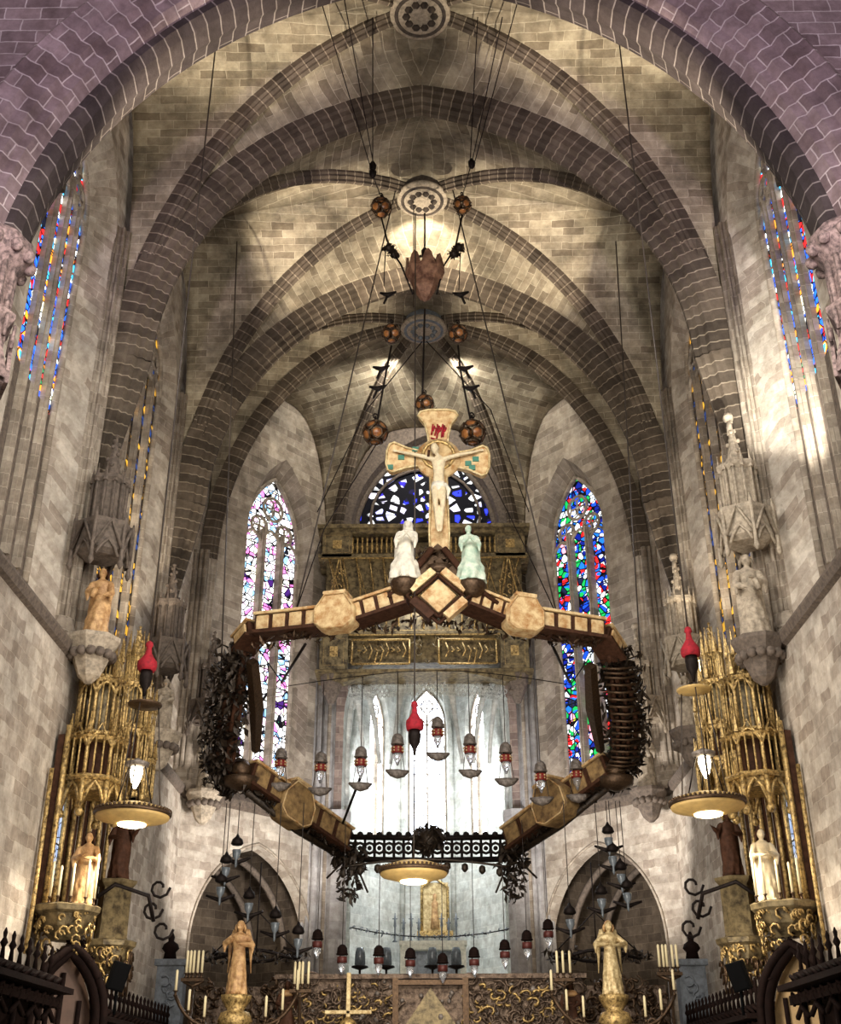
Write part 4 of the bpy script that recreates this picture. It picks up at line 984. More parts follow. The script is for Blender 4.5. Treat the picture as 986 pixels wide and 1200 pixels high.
UP = [(329, 895, 31.5), (376, 900, 31), (423, 894, 30.6), (466, 879, 30.3), (513, 859, 30.2), (551, 879, 30.3), (593, 889, 30.6), (634, 911, 31), (676, 908, 31.5)]
def topof(px, py, Y, hz):
    q = P(px, py, Y); return (q.x, q.y, hz)
for i, (x, y, Y) in enumerate(UP):
    oil_lamp(x, y, Y, .72, 'red banded votive lamp inside the hanging canopy, %s' % (ords[i]+(' from the left' if 0 < i < 8 else '')+' of the upper nine'), 'upper arc of votive lamps', top=topof(x, y, Y, P(495, 790, 30.5).z))
spr = thing('lamp_spreader', 'thin dark curved rod that the upper votive lamps hang from', 'rod', P(500, 790, 30.5))
m = MB(); m.tube([Vector(topof(x, y, Y, P(495, 790, 30.5).z))-spr.location for x, y, Y in UP], .013, 5); m.build('rod', 'iron', spr)
m = MB()
for s in (-1, 1):
    q = Vector(topof(*UP[0 if s < 0 else 8], P(495, 790, 30.5).z)); m.tube([q-spr.location, q-spr.location+Vector((s*.9, -2.2, .9))], .02, 4)
m.build('tie', 'iron', spr)
LOW = [(372, 1107), (401, 1125), (444, 1126), (481, 1129), (519, 1135), (556, 1128), (592, 1119), (618, 1108), (643, 1095)]
M_['darkred'] = plain('dark_red_band', '5a2620', .5, .2, .4, 9, .3)
for i, (x, y) in enumerate(LOW):
    zt = P(500, 1012, 33.7).z if 1 < i < 7 else P(500, 960, 33.0).z
    oil_lamp(x, y, 33.2, .6, 'dark capped votive lamp above the altar screen, %s' % (ords[i]+(' from the left' if 0 < i < 8 else '')+' of the lower nine'), 'lower row of votive lamps', red='darkred', boat=False, top=topof(x, y, 33.2, zt))
for side, pts in (('left', [(277, 1004), (264, 1025), (258, 1048), (291, 1067), (322, 1090), (349, 1109)]), ('right', [(714, 990), (719, 1012), (729, 1033), (736, 1055), (706, 1062), (669, 1086)])):
    for i, (x, y) in enumerate(pts):
        t = thing('glass_votive', 'small clear glass votive with dark lid, %s counted downward before the %s side arch' % (['first', 'second', 'third', 'fourth', 'fifth', 'sixth'][i], side), 'lamp', P(x, y, 31.2), 0, 'glass votives before the %s side arch' % side)
        m = MB(); m.lathe([(.015, -.28), (.035, -.22), (.035, -.08), (.10, .02), (.12, .16), (.115, .18)], (0, 0, 0), 10); m.build('glass_cup', 'whiteglass' if 'whiteglass' in M_ else M_.setdefault('whiteglass', plain('frosted_glass', '737b82', .2, .1, .5, 6, .2)), t)
        m = MB(); m.lathe([(.13, .3), (.17, .34), (.14, .45), (.06, .52), (.02, .6)], (0, 0, 0), 10); m.build('lid', 'iron', t)
        m = MB(); m.tube([(-.38, .05, -.02), (0, .12, -.14), (.38, .05, -.02)], [.03, .07, .03], 6); m.build('bracket', 'iron', t)
        m = MB(); m.tube([(0, 0, .6), (0, 0, P(500, 940, 31.2).z-P(x, y, 31.2).z)], .012, 4); m.build('hanging_wire', 'cable', t)
# ------------------------------------------------------------------ statues on wall corbels with canopies
def pinn(m, c, r, h, n=6):
    c = Vector(c); m.lathe([(r, 0), (r*.85, h*.1), (r*.4, h*.55), (r*.1, h*.92), (r*.28, h*.95), (r*.05, h)], c, n, smooth=False)
def corbel_set(s, Y, z, h, tag_, robe, canopy=True, full=True, X=7.35, ch=2.2, white=False):
    side = 'left' if s < 0 else 'right'
    c = thing('statue_corbel', 'carved corbel under the %s' % tag_.split(',')[0], 'corbel', (s*X, Y, z), 0, None)
    m = MB(); m.lathe([(.08, -1.05), (.25, -.9), (.42, -.5), (.58, -.16), (.62, -.1), (.62, 0)], (0, 0, 0), 8, smooth=False); m.build('bracket', 'carve' if s < 0 else 'darkcarve', c)
    m = MB()
    for k in range(14):
        a = k*pi/7; m.ball((.46*cos(a), .46*sin(a), -.42), .12, 6)
    m.build('carved_leaves', 'darkcarve', c)
    t = thing('wall_statue', tag_, 'statue', (s*(X-.02), Y, z+.005), 0)
    figure(t, h, robe, hem=.17, arms=(((.15, -.07, .63), (.0, -.18, .64)), ((-.16, -.05, .62), (-.1, -.19, .54))), hairmat='brown' if robe == 'robe' else robe, yaw=-.5*s, mirror=s, cape=True)
    b = MB(); b.tube([(.08*s, -.22*h*1, .50*h), (.02*s, -.21*h, .62*h)], .07, 4); b.build('book', robe, t)
    if canopy:
        k_ = thing('statue_canopy', 'gabled stone canopy over the %s' % tag_.split(',')[0].replace(' holding a book', ''), 'canopy', (s*(X+.1), Y, z+h+.25))
        m = MB(); m.lathe([(.45, .0), (.62, .1), (.66, .62), (.72, .72), (.72, .82), (.5, .9)], (0, 0, 0), 6, smooth=False, rz=pi/6)
        for a in range(6):
            t_a = a*pi/3; n_ = Vector((cos(t_a), sin(t_a), 0)); u_ = Vector((-sin(t_a), cos(t_a), 0))
            m.tube([n_*.60+u_*-.32+Vector((0, 0, .1)), n_*.64+Vector((0, 0, .78)), n_*.60+u_*.32+Vector((0, 0, .1))], .05, 5)
            m.tube([n_*.58+u_*u*.26+Vector((0, 0, -.12+.42*(1-abs(u)**1.6))) for u in (-1, -.6, 0, .6, 1)], .04, 5)
            e = (n_*.6+u_*.33); m.lathe([(.02, -.42), (.08, -.32), (.05, -.2), (.05, .85), (.02, 1.05)], e, 5)
        m.build('gabled_hood', 'carve' if s > 0 else 'darkcarve', k_)
        m = MB(); m.lathe([(.42, .85), (.40, 1.9), (.5, 2.0), (.5, 2.1), (.2, 2.2)], (0, 0, 0), 6, smooth=False)
        for a in range(12):
            t_a = a*pi/6; m.tube([(.42*cos(t_a), .42*sin(t_a), .85), (.42*cos(t_a), .42*sin(t_a), 1.95)], .04, 5)
            pinn(m, (.44*cos(t_a), .44*sin(t_a), 1.9), .06, .5, 5)
        m.build('traceried_drum', 'carve' if s > 0 else 'darkcarve', k_)
        m = MB(); pinn(m, (0, 0, 2.1), .25, ch*.6, 8)
        for k in range(10):
            a = k*2.4; q = .22*(1-k/12); m.ball((q*cos(a), q*sin(a), 2.25+k*.11), .06, 5)
        if s > 0: m.tube([(-.05, 0, 3.0), (-.02, 0, 3.4)], .07, 6); m.ball((-.03, 0, 3.5), .14, 7)
        m.build('spire', 'carve' if s > 0 else 'darkcarve', k_)
corbel_set(-1, 24.3, 10.95, 1.75, 'warm brown robed statue on the left wall, below a gabled canopy', 'robe', X=7.5)
corbel_set(1, 24.1, 10.75, 2.1, 'grey robed statue holding a book on the right wall', 'carve', X=7.5)
corbel_set(-1, 31.3, 10.8, 1.6, 'pale grey statue in the second niche of the left wall', 'carve', X=7.45)
corbel_set(1, 31.3, 10.8, 1.6, 'pale grey statue in the second niche of the right wall', 'carve', X=7.45)
corbel_set(-1, 37.3, 10.6, 1.95, 'bare stone statue at the left corner of the apse', 'carve', X=7.25)
corbel_set(1, 37.3, 10.6, 1.95, 'bare stone statue at the right corner of the apse', 'carve', X=7.25)
# ------------------------------------------------------------------ gilded shrines on both side walls
def tower(parent, c, r, tiers, spire_h, sides=8, mat='gold'):
    """openwork gothic tower: tiers of slender shafts under gablets, spires above"""
    x, y, z = c
    for k, (r_, h_) in enumerate(tiers):
        m = MB(); m.lathe([(r_*1.08, z), (r_*1.14, z+.06), (r_*1.08, z+.12)], (x, y, 0), sides, smooth=False); m.build('gallery_ledge', mat, parent)
        m = MB(); m.lathe([(r_*1.04, z+h_-.12), (r_*1.14, z+h_-.04), (r_*.95, z+h_)], (x, y, 0), sides, smooth=False)
        m.build('gallery_cornice', mat, parent)
        m = MB(); m.lathe([(r_*.62, z), (r_*.62, z+h_)], (x, y, 0), sides, smooth=False); m.build('core', 'brown' if k == 0 else 'dgold', parent)  # core coloured dark to stand for the shaded gaps between shafts
        m = MB()
        for a in range(sides*3):
            t = a*2*pi/(sides*3); q = Vector((x+r_*cos(t), y+r_*sin(t), z)); w_ = .045 if a % 3 == 0 else .024
            m.tube([q, q+Vector((0, 0, h_*(1.0 if a % 3 else 1.06)))], w_, 5)
            if a % 3 == 0: pinn(m, q+Vector((0, 0, h_)), .07, .7 if k else .5, 5)
        m.build('shafts', mat, parent)
        m = MB()
        for a in range(sides):
            t = (a+.5)*2*pi/sides; n_ = Vector((cos(t), sin(t), 0)); u_ = Vector((-sin(t), cos(t), 0)); hw_ = r_*sin(pi/sides); b = Vector((x, y, z+h_*.72))+n_*r_*.97
            m.tube([b+u_*u+Vector((0, 0, v)) for u, v in arch_pts(hw_, hw_*1.3, 4)], .03, 4)
            m.tube([b-u_*hw_, b+Vector((0, 0, hw_*2.1)), b+u_*hw_], .03, 4)
        m.build('tracery', mat, parent); z += h_
    m = MB(); pinn(m, (x, y, z), tiers[-1][0]*.7, spire_h, sides)
    for k in range(16):
        a = k*1.9; q = tiers[-1][0]*.62*(1-k/17); m.ball((x+q*cos(a), y+q*sin(a), z+spire_h*.9*k/17), .05, 5)
    m.build('spire', mat, parent)
def shrine(s):
    side = 'left' if s < 0 else 'right'; X = s*7.3
    t = thing('gilded_shrine', 'tall gilded openwork shrine of pinnacles against the %s wall' % side, 'shrine', (s*7.4, 25.5, 5.2)); o = t.location.copy()
    r = lambda x, y, z: (x-o.x, y-o.y, z-o.z)
    tower(t, r(X, 24.9, 7.75), .7, [(.66, 1.0), (.52, 1.35), (.34, .5)], .5)
    tower(t, r(X, 27.4, 8.8), .6, [(.5, .9), (.4, 1.2), (.24, .7)], .9)
    tower(t, r(s*7.55, 26.2, 8.2), .4, [(.34, 1.3), (.26, 1.0)], .9)
    tower(t, r(s*7.3, 28.9, 8.4), .5, [(.36, 1.0), (.24, 1.2)], 1.6)
    for yy, zz, rr in ((24.9, 7.05, .66), (27.4, 8.1, .5)):      # pendant arches under the galleries
        m = MB()
        for a in range(8):
            tt = a*pi/4; p0 = Vector(r(X+rr*cos(tt), yy+rr*sin(tt), zz)); p1 = Vector(r(X+rr*cos(tt+pi/4), yy+rr*sin(tt+pi/4), zz))
            m.tube([p0, p0+Vector((0, 0, .75))], .06, 5); m.ball(p0, .1, 6)
            m.tube([p0+Vector((0, 0, .1)), p0.lerp(p1, .25)+Vector((0, 0, .5)), p0.lerp(p1, .5)+Vector((0, 0, .68)), p0.lerp(p1, .75)+Vector((0, 0, .5)), p1+Vector((0, 0, .1))], .045, 5)
        m.lathe([(.1, .55), (rr*.9, .5), (rr, .74), (rr*1.05, .8)], r(X, yy, zz), 8, smooth=False)
        m.build('pendant_arches', 'gold', t)
    # back panels with shafts
    m = MB()
    for y0, y1 in ((24.15, 25.9), (26.6, 28.2)): m.box(r(s*7.86, (y0+y1)/2, 6.9), (.14, y1-y0, 3.6))
    m.build('back_panel', 'brown', t)
    m = MB()
    for yy in (24.15, 24.7, 25.3, 25.9, 26.6, 27.4, 28.2): m.tube([r(s*7.72, yy, 5.0), r(s*7.72, yy, 8.9)], .06, 6)
    m.build('side_shaft', 'gold', t)
    m = MB(); m.prism([(-.2, 0), (.2, 0), (.2, 1.9), (0, 2.3), (-.2, 1.9)], r(s*7.76, 24.45, 5.6), (0, 1, 0), (0, 0, 1), (s, 0, 0), .05); m.build('lancet_opening', M_.setdefault('dayslit', glassmat('glass_pale_slit', ['c8d4ec', 'ffffff', 'b0c4e8', 'e8eeff'], .9, 5, .04)), t)
    # consoles
    m = MB(); m.lathe([(.25, -.6), (.5, -.35), (.6, -.12), (.68, -.06), (.7, .04), (.62, .08)], r(s*7.35, 24.5, 5.1), 8, smooth=False); m.build('console', 'dgold', t)
    m = MB(); m.lathe([(.2, -.6), (.4, -.4), (.5, -.12), (.58, -.06), (.6, .04), (.5, .08)], r(s*7.1, 27.2, 4.75), 8, smooth=False); m.build('console', 'dgold', t)
    m = MB(); m.lathe([(.40, 0), (.36, .1), (.36, 1.15), (.45, 1.25), (.47, 1.32), (.3, 1.35)], r(s*7.1, 27.2, 4.8), 6, smooth=False); m.build('pedestal', 'dgold', t)
    for yc, xc, zc, rc in ((24.5, 7.35, 4.75, .56), (27.2, 7.1, 4.4, .46)):
        m = MB()
        for k in range(70):
            a = rnd.uniform(0, 2*pi); dz = rnd.uniform(-.5, .3); rr_ = rc*(1.04+.5*min(0, dz)); q = Vector(r(s*xc+rr_*cos(a), yc+rr_*sin(a), zc+dz)); c_ = rnd.uniform(.05, .12); u_ = Vector((-sin(a), cos(a), 0))
            m.tube([q+u_*c_*cos(b)+Vector((0, 0, c_*sin(b))) for b in [j*.9 for j in range(6)]], .024, 4)
        m.build('console_carving', 'gold', t)
    m = MB()
    for k in range(40):
        a = rnd.uniform(0, 2*pi); q = Vector(r(s*7.1+.5*cos(a), 27.3+.6*sin(a), 4.5-rnd.uniform(0, .75)-.0)); c_ = rnd.uniform(.06, .16)
        m.tube([q+Vector((0, c_*cos(b), c_*sin(b))) for b in [j*.9 for j in range(6)]], .028, 4)
    for k in range(10): m.tube([r(s*(7.3-.1*k*.6), 26.9+.1*k, 4.5), r(s*(7.3-.06*k), 26.9+.1*k, 3.7)], .02, 4)
    m.build('pierced_skirt', 'bronze', t)
    Vv = lambda x, y, z: Vector(r(s*x, y, z))
    for a in ((6.4, 27.9, 5.6), (6.2, 28.3, 5.2), (6.3, 28.0, 6.1)):
        m = MB(); q = Vv(*a); m.tube([q+Vector((.22*cos(b)*(.4+b/8), 0, .22*sin(b)*(.4+b/8))) for b in [j*.7 for j in range(10)]], .035, 5); m.build('iron_scroll', 'iron', t)
    m = MB()
    m.tube([Vv(7.4, 26.2, 5.5), Vv(6.9, 26.3, 5.9), Vv(6.2, 26.6, 5.7), Vv(6.1, 26.9, 5.2)], .05, 5)
    m.build('iron_bracket', 'iron', t)
    m = MB(); m.tube([r(s*7.9, 23.95, 7.9), r(s*7.88, 23.95, 5.2), r(s*7.88, 23.9, 4.2)], .05, 5); m.build('gilt_border', 'gold', t)
    # statues
    f = thing('shrine_statue', 'pale gilded robed statue in front of the %s shrine, on its upper console' % side, 'statue', (s*7.1, 24.6, 5.19)); figure(f, 1.5, 'robe' if s < 0 else 'ivory', hem=.17, hairmat='brown', mirror=s, cape=True)
    f = thing('shrine_statue', 'dark painted statue on the inner pedestal of the %s shrine' % side, 'statue', (s*7.1, 27.2, 6.16)); figure(f, 1.5, 'brown', robe=None, hem=.16, hairmat='gold', mirror=-s, cape=True, arms=(((.18, -.03, .66), (.27, -.12, .72)), ((-.17, -.05, .62), (-.03, -.17, .62))))
    for k, (xx, yy, hh) in enumerate(((7.75, 24.0, .75), (7.6, 23.9, .8), (7.4, 23.8, .7), (7.15, 23.82, .75), (6.9, 24.0, .85), (6.78, 24.2, 1.0))):
        c = thing('candle', 'slim white candle, %s counted from the wall on the %s shrine console' % (['first', 'second', 'third', 'fourth', 'fifth', 'last'][k], side), 'candle', (s*xx, yy+.15, 5.17), 0, 'candles on the %s shrine console' % side)
        m = MB(); m.lathe([(.028, .12), (.026, hh), (.008, hh+.03)], (0, 0, 0), 7); m.build('wax', 'candle', c); m = MB(); m.lathe([(.05, 0), (.02, .04), (.02, .1), (.055, .13)], (0, 0, 0), 7); m.build('candleholder', 'bronze', c)
    # loudspeaker and pointed wooden gable of the stalls
    c = thing('loudspeaker', 'small black loudspeaker on a stem above the %s stalls' % side, 'loudspeaker', PXw(137 if s < 0 else 868, 1158, s*6.3)); R = Matrix.Rotation(.25*-s, 3, 'Y') @ Matrix.Rotation(-s*.5, 3, 'Z')
    m = MB(); m.box((0, 0, .22), (.34, .26, .55), basis=R); m.build('cabinet', 'blackm', c, bevel=.02); m = MB(); m.box(R @ Vector((0, -.135, .0))+Vector((0, 0, .22)), (.28, .02, .48), basis=R); m.build('grille', 'blackm', c)
    m = MB(); m.tube([(0, 0, -.05), (0, 0, -.5)], .03, 6); m.build('stem', 'blackm', c)
for s in (-1, 1): shrine(s)
# ------------------------------------------------------------------ choir stalls with cresting, pointed wooden doorway
def stalls(s, y0, y1, z, label):
    side = 'left' if s < 0 else 'right'
    t = thing('choir_stalls', label, 'stalls', (s*7.4, (y0+y1)/2, 0)); o = t.location.copy()
    L = y1-y0
    m = MB(); m.box((s*.15, 0, z*.5-.15), (.5, L, z-.3)); m.build('back_wall', 'wood', t)
    m = MB(); m.box((-s*.25, 0, z-.62), (.75, L+.1, .16)); m.box((-s*.35, 0, z-.42), (.95, L+.1, .1)); m.box((-s*.2, 0, z-.2), (.6, L+.1, .1)); m.build('cornice', 'wood', t)
    m = MB(); n = int(L/.4)
    for k in range(n):
        y = -L/2+(k+.5)*L/n; m.lathe([(.05, -.15), (.03, .05), (.07, .12), (.03, .2), (.04, .28), (.01, .36)], (-s*.4, y, z), 6)
        m.tube([(-s*.5, y-.1, z-.34), (-s*.62, y, z-.22), (-s*.5, y+.1, z-.34)], .04, 5)
        m.tube([(-s*.6, y-.13, z-.6), (-s*.64, y, z-.52), (-s*.6, y+.13, z-.6), (-s*.62, y, z-.72)], .035, 5)
    m.build('cresting', 'wood', t)
    m = MB(); n = max(2, int(L/.8))
    for k in range(n):
        y = -L/2+(k+.5)*L/n; m.lathe([(.06, 0), (.05, z-.7)], (-s*.5, y, 0), 6); m.tube([(-s*.55, y+a, z-.75-.5*abs(a)) for a in (-.35, -.2, 0, .2, .35)], .05, 5)
    m.build('bay_shafts', 'wood', t)
for s in (-1, 1):
    side = 'left' if s < 0 else 'right'
    stalls(s, 18.6, 23.0, 3.85, 'dark wooden choir stalls with spiky cresting at the %s edge of the picture' % side)
    stalls(s, 25.6, 33.7, 3.55, 'dark wooden choir stalls with spiky cresting beyond the %s doorway' % side)
    t = thing('pointed_doorway', 'tall dark wooden pointed doorway in the %s choir stalls' % side, 'doorway', (7.35 if s > 0 else -7.1, 24.3, 0), s*radians(50))
    pr = outline(0, .72, 0, 3.0, 1.3, 8); m = MB(); m.tube([(0, u, v) for u, v in pr], .14, 6); m.tube([(-s*.12, u*1.12, v*1.02) for u, v in pr], .09, 6); m.build('door_frame', 'wood', t)
    m = MB(); m.prism([(u*.95, v*.99) for u, v in pr], (s*.25, 0, 0), (0, 1, 0), (0, 0, 1), (s, 0, 0), .1); m.build('door_panel', 'tan' if s > 0 else 'brown', t) if 'tan' in M_ else m.build('door_panel', M_.setdefault('tan', plain('tan_panel', 'a98a5c' if s > 0 else '5a4234', .7, 0, .3, 4, .2)), t)
    if s < 0: M_.pop('tan', None)
    m = MB()
    for k in range(7): leafclump(m, (-s*.1, -.75+.25*k*.9, 3.1+1.25*(1-(abs(-.75+.22*k)/.85)**1.5)+.15), (.08, .08, .1), 8, .09)
    m.build('crockets', 'wood', t)
    m = MB()
    for k in (-.4, 0, .4): m.tube([(s*.2, k, 0), (s*.2, k, 3.4 if k else 3.9)], .05, 5)
    m.build('door_tracery', 'wood', t)
# ------------------------------------------------------------------ the high altar screen, angels, candles
ZT = P(500, 1141, 33.4).z
def altar_screen():
    t = thing('altar_screen', 'wide brown and silver relief screen across the bottom, with tangled carving', 'screen', (.1, 33.6, 0))
    m = MB(); m.box((0, .15, ZT/2), (8.3, .3, ZT)); m.box((0, .1, ZT-.06), (8.5, .6, .12)); m.build('screen_wall', 'silver', t)
    rr = random.Random(3)
    for side in (-1, 1):
        m = MB()
        for k in range(230):
            x = side*rr.uniform(.9, 4.1); z = ZT-rr.uniform(.12, 1.9); r = rr.uniform(.05, .16); a0 = rr.uniform(0, 6); dy = rr.uniform(-.14, -.02)
            m.tube([(x+r*cos(a0+a)*(1+.2*a), dy, z+r*sin(a0+a)*(1+.1*a)) for a in [q*.8 for q in range(rr.randint(3, 7))]], rr.uniform(.02, .045), 4)
        o = m.build('scrolling_relief', 'silver', t); o['kind'] = 'stuff'
        m = MB()
        for k in range(70):
            x = side*rr.uniform(.9, 4.1); z = ZT-rr.uniform(.3, 1.9); r = rr.uniform(.05, .13); a0 = rr.uniform(0, 6)
            m.tube([(x+r*cos(a0+a)*(1+.2*a), -.15, z+r*sin(a0+a)) for a in [q*.8 for q in range(rr.randint(3, 6))]], rr.uniform(.02, .04), 4)
        o = m.build('gold_glint_scrolls', 'gold', t); o['kind'] = 'stuff'  # gold-coloured curls stand in for light glints on the brown relief
    m = MB()
    for k in range(40):
        x = rr.uniform(-4, 4); z = ZT-rr.uniform(.15, 1.6); m.ball((x, -.06, z), rr.uniform(.04, .1), 6)
    o = m.build('silver_bosses', 'capgrey', t); o['kind'] = 'stuff'
    m = MB()
    for x in (-.95, .95): m.box((x, -.12, ZT-.75), (.16, .2, 1.3))
    m.box((0, -.12, ZT-.22), (2.0, .24, .12)); m.build('centre_frame', 'bronze', t)
    m = MB(); m.prism([(-.85, -1.5), (.85, -1.5), (.0, -.35)], (0, -.1, ZT), (1, 0, 0), (0, 0, 1), (0, 1, 0), .15); m.build('centre_gable', 'dgold', t)
    for k, dx in enumerate((-2.55, -1.85)):
        c = MB(); r = .14; c.tube([(dx+r*cos(a), -.2, ZT-.55+1.5*r*sin(a)) for a in [j*pi/4 for j in range(9)]], .03, 5); c.build('silver_medallion', 'silver', t)
    # low side parts of the screen behind the angels
    for s in (-1, 1):
        m = MB(); m.box((s*5.3, .15, (ZT-.3)/2), (2.2, .3, ZT-.3)); m.build('side_panel', 'silver', t)
        m = MB()
        for k in range(90):
            x = s*rr.uniform(4.2, 6.4); z = ZT-rr.uniform(.2, 1.6); r = rr.uniform(.06, .18); a0 = rr.uniform(0, 6)
            m.tube([(x+r*cos(a0+a), rr.uniform(-.2, 0), z+r*sin(a0+a)) for a in [q*.8 for q in range(6)]], rr.uniform(.02, .05), 4)
        o = m.build('side_relief', 'bronze', t); o['kind'] = 'stuff'
altar_screen()
c = thing('altar_cross', 'plain golden cross standing before the relief screen', 'cross', P(408, 1192, 33.0)); m = MB()
m.box((0, 0, .55), (.12, .1, 1.1)); m.box((0, 0, .12), (1.25, .1, .1)); m.build('cross_bars', 'paleg', c, bevel=.02); m = MB(); m.lathe([(.28, -.25), (.2, -.1), (.06, 0)], (0, 0, 0), 10); m.build('foot', 'gold', c)
def candle(x, y, z, h, label, group, r=.035):
    c = thing('candle', label, 'candle', (x, y, z), 0, group); m = MB(); m.lathe([(r, .08), (r*.95, h), (r*.3, h+.03)], (0, 0, 0), 7); m.build('wax', 'candle', c)
    m = MB(); m.lathe([(.06, -.02), (.03, .02), (.03, .06), (.08, .1)], (0, 0, 0), 7); m.build('candleholder', 'bronze', c)
def candelabrum(px, side, s):
    b = P(px, 1165, 30.3)
    t = thing('angel_column', 'cream column with gilded branching arms, carrying the %s angel' % side, 'column', (b.x, b.y, 0))
    z = b.z-.02
    m = MB(); m.lathe([(.34, 0), (.34, .3), (.24, .4), (.24, z-1.0), (.3, z-.9), (.26, z-.8)], (0, 0, 0), 14); m.build('shaft', 'white', t)
    m = MB(); m.lathe([(.22, z-.8), (.42, z-.6), (.34, z-.4), (.2, z-.35), (.3, z-.2), (.36, z-.08), (.36, z)], (0, 0, 0), 14, lobes=7, amp=.05); m.build('capital', 'gold', t)
    for q in (-1, 1):
        m = MB()
        for L_, zz, up in ((.75, z-.8, .35), (1.15, z-.85, .55), (1.5, z-.6, .75)):
            m.tube(bez((q*.2, 0, zz), (q*L_*.7, -.05, zz-.35), (q*L_, 0, zz+up-.15), 7), .05, 5)
            m.tube([(q*L_*.6+.12*cos(a), 0, zz-.05+.12*sin(a)) for a in [j*.8 for j in range(7)]], .035, 5)
        leafclump(m, (q*.7, 0, z-.85), (.5, .15, .2), 30, .12); m.build('branch', 'bronze', t)
    a = thing('angel_statue', 'golden winged angel statue before the %s side arch' % side, 'statue', (b.x, b.y, z+.005), 0)
    figure(a, 1.72, 'robe' if s < 0 else 'paleg', hem=.15, hairmat='robe', mirror=s, yaw=.5*s, arms=(((.2, -.08, .68), (.08, -.2, .74)), ((-.2, -.05, .66), (-.04, -.2, .66))) if s < 0 else (((.22, -.05, .67), (.06, -.2, .64)), ((-.21, -.05, .67), (-.05, -.2, .66))), shoulder=.14)
    wings(a, 1.72, 'robe' if s < 0 else 'paleg')
    k = 0
    for q in (-1, 1):
        for L_, zz, up in ((.75, z-.8, .35), (1.15, z-.85, .55), (1.5, z-.6, .75)):
            candle(b.x+q*L_, b.y, zz+up-.14, .55, 'cream candle, %s from the angel, on the %s arms of the %s angel column' % ({.75: 'nearest', 1.15: 'second', 1.5: 'farthest'}[L_], 'left' if q < 0 else 'right', side), 'candles around the %s angel' % side)
candelabrum(277, 'left', -1); candelabrum(719, 'right', 1)
# candle stands beside the arches
def stand(pxs, py, Y, label, lab2, group, h=.62):
    pts = [P(x, py, Y) for x in pxs]; cx = sum(p.x for p in pts)/len(pts); z = pts[0].z
    t = thing('candle_stand', label, 'candlestick', (cx, Y, 0)); m = MB(); m.lathe([(.3, 0), (.25, .08), (.06, .2), (.05, z-.2)], (0, 0, 0), 10); m.build('post', 'bronze', t)
    m = MB(); m.tube([(pts[0].x-cx-.05, 0, z-.1), (0, 0, z-.22), (pts[-1].x-cx+.05, 0, z-.1)], .05, 6); m.box((0, 0, z-.07), (pts[-1].x-pts[0].x+.2, .18, .08)); m.build('candle_tray', 'bronze', t)
    for i, p in enumerate(pts): candle(p.x, Y, z, h, lab2+', '+['first', 'second', 'third', 'fourth', 'fifth'][i]+' from the left', group)
stand([218, 222, 226, 231, 236], 1145, 31.5, 'dark candle stand at the left end of the screen', 'thin candle on the far left stand', 'candles on the far left stand')
stand([345, 350, 354, 361], 1158, 31.8, 'dark candle stand right of the left brown figure', 'thin candle beside the left brown figure', 'candles on the inner left stand')
stand([774, 779, 783, 790, 795], 1138, 31.5, 'dark candle stand at the right end of the screen', 'thin candle on the far right stand', 'candles on the far right stand')
stand([654, 661, 669], 1145, 31.8, 'dark candle stand behind the right brown figure', 'thin candle behind the right brown figure', 'candles on the inner right stand')
for px, side, s in ((338, 'left', 1), (668, 'right', -1)):
    b = P(px, 1149, 32.2); t = thing('screen_figure', 'brown robed figure with pale shoulders on the %s end of the relief screen' % side, 'statue', (b.x, b.y, b.z-1.5))
    figure(t, 1.5, 'brown', hem=.2, hairmat='bronze', mirror=s, arms=(((.16, -.07, .63), (.02, -.18, .62)), ((-.16, -.06, .63), (-.05, -.18, .58))))
    m = MB(); m.lathe([(.13, 1.1), (.2, 1.16), (.15, 1.24), (.07, 1.27)], (0, 0, 0), 14, 1, .75); m.build('collar', 'robe', t)
    m = MB(); m.lathe([(.35, -b.z+1.5), (.3, -.2), (.36, -.05), (.36, 0)], (0, 0, 0), 8, smooth=False); m.build('pedestal', 'silver', t)
# grey marble pillars with iron lanterns at the outer ends
for px, side, s in ((203, 'left', -1), (808, 'right', 1)):
    b = P(px, 1125, 34.2); t = thing('marble_pillar', 'blue grey carved marble pillar at the %s end of the screen, with a small finial' % side, 'pillar', (b.x, b.y, 0))
    m = MB(); m.box((0, 0, (b.z-.1)/2), (.75, .5, b.z-.1)); m.box((0, 0, b.z-.08), (.9, .62, .16)); m.build('block', 'slate', t)
    m = MB(); rr = random.Random(5)
    for k in range(24):
        z = .6+k*(b.z-1)/24; r = .14; x = .12*sin(k*1.3); m.tube([(x+r*cos(a+k), -.27, z+r*sin(a+k)) for a in [j*.9 for j in range(6)]], .03, 4)
    m.build('relief', 'slate', t)
    m = MB(); m.lathe([(.2, 0), (.16, .2), (.25, .3), (.2, .42), (.08, .5), (.1, .6), (.03, .75)], (s*.1, 0, b.z), 8); m.build('finial', 'wood', t)
# dark tangle behind the angels: an iron crown of candles arms
for px, side in ((300, 'left'), (700, 'right')):
    b = P(px, 1120, 35.0); t = thing('dark_hanging_ring', 'dark tangled metal ring of lamp brackets inside the %s side arch' % side, 'ring', b)
    m = MB(); m.tube([(1.3*cos(a), .6*sin(a), .1*sin(a*3)) for a in [j*pi/12 for j in range(25)]], .05, 5)
    m.build('ring', 'iron', t); m = MB()
    for j in range(12):
        a = j*pi/6; leafclump(m, (1.3*cos(a), .6*sin(a), 0), (.3, .2, .2), 12, .12)
    tag(m.build('leaf_brackets', 'leaf', t), kind='stuff'); m = MB(); m.tube([(0, 0, 0), (0, 0, 2.6)], .02, 4); m.tube([(-1.3, 0, 0), (0, 0, 1.2), (1.3, 0, 0)], .02, 4); m.build('hanging_wire', 'iron', t)
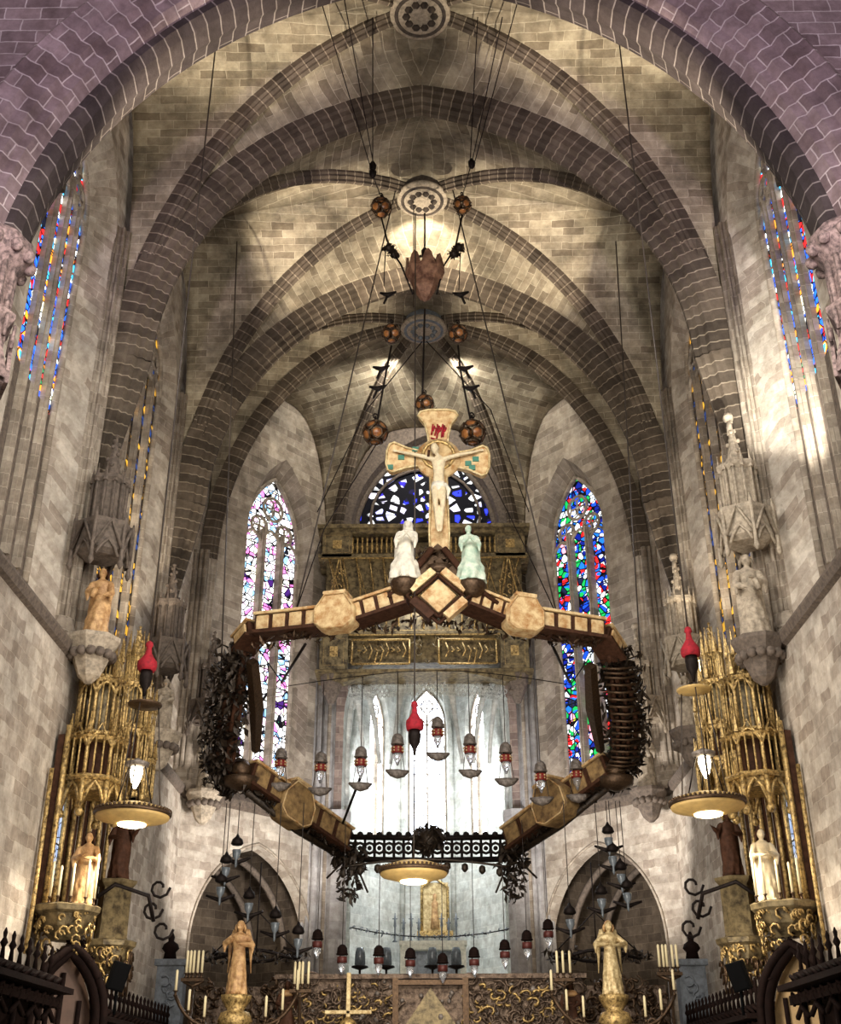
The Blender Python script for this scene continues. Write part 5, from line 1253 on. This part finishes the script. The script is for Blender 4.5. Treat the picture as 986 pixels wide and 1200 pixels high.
# ------------------------------------------------------------------ small chapel: altar, gilt panel, candlesticks, chain of silver leaves
t = thing('chapel_altar', 'white clothed altar table in the bright chapel behind', 'altar', P(508, 1132, 46.5)); t.location.z = 4.9
hA = P(508, 1103, 46.5).z-4.9
m = MB(); m.box((0, .4, hA-.06), (2.6, 1.0, .14)); m.box((0, .4, hA-.2), (2.4, .9, .2)); m.build('tabletop', 'white', t)
for x in (-1.15, 1.15):
    m = MB(); m.box((x, .4, (hA-.2)/2), (.22, .7, hA-.2)); m.build('leg', 'white', t)
m = MB(); m.box((0, .6, (hA-.2)/2), (1.9, .2, hA-.2)); m.build('back_panel', 'slate', t)
q = P(510, 1092, 50.6); t = thing('gilt_altarpiece', 'narrow golden altarpiece with a standing figure at the back of the chapel', 'altarpiece', q)
hp = P(510, 1035, 50.6).z-q.z
m = MB(); m.box((0, 0, hp/2), (1.15, .3, hp)); m.build('panel', 'paleg', t); m = MB()
m.tube([(-.55, -.2, 0), (-.55, -.2, hp*.9), (0, -.2, hp*1.1), (.55, -.2, hp*.9), (.55, -.2, 0)], .07, 5); m.box((0, -.1, -.1), (1.5, .5, .2)); m.build('frame', 'gold', t)
m = MB(); m.lathe([(.2, .1), (.16, .5), (.12, .9), (.15, 1.1), (.05, 1.25), (.09, 1.35), (.08, 1.45), (.02, 1.5)], (0, -.25, 0), 10, 1, .7); m.build('relief_figure', 'robe', t)
m = MB(); m.box((0, .3, -1.0), (1.7, .8, 1.7)); m.build('plinth', 'plaster', t)
for i, px in enumerate((463, 473, 482, 491, 518, 526, 535)):
    p = P(px, 1098, 46.9); c = thing('candlestick', 'silver candlestick on the white chapel altar, %s from the left' % ['first', 'second', 'third', 'fourth', 'fifth', 'sixth', 'seventh'][i], 'candlestick', (p.x, p.y, 4.9+hA+.02), 0, 'candlesticks on the chapel altar')
    h = P(px, 1076 if i % 2 else 1070, 46.9).z-c.location.z
    m = MB(); m.lathe([(.11, 0), (.04, .08), (.03, h*.5), (.06, h*.55), (.02, h)], (0, 0, 0), 8); m.build('stem', 'slate', c)
    m = MB(); m.tube([(-.1, 0, h*.8), (.1, 0, h*.8)], .02, 4); m.build('crossbar', 'slate', c)
t = thing('silver_leaf_garland', 'sagging garland of small silvery leaves across the chapel opening', 'garland', P(508, 1098, 43.2))
m = MB(); pts = [P(412+i*9.6, 1087+11*(1-((i-10)/10)**2), 43.0)-t.location for i in range(21)]; m.tube(pts, .02, 4); m.build('cord', 'iron', t); m = MB()
for p in pts: leafclump(m, p, (.16, .08, .08), 7, .07)
m.build('leaves', 'slate', t)
for i, px in enumerate((422, 453, 507, 535)):
    p = P(px, 1128, 42.5); c = thing('standing_votive', 'white glass votive lamp on a dark foot, %s from the left on the chapel sill' % ['first', 'second', 'third', 'fourth'][i], 'lamp', (p.x, 42.5, 5.42), 0, 'white votives on the chapel sill')
    m = MB(); m.lathe([(.08, .32), (.19, .4), (.17, .8), (.12, .95)], (0, 0, 0), 10); m.build('glass', 'whiteglass', c)
    m = MB(); m.lathe([(.1, 0), (.04, .06), (.04, .22), (.3, .3), (.28, .36)], (0, 0, 0), 10); m.build('foot', 'iron', c)
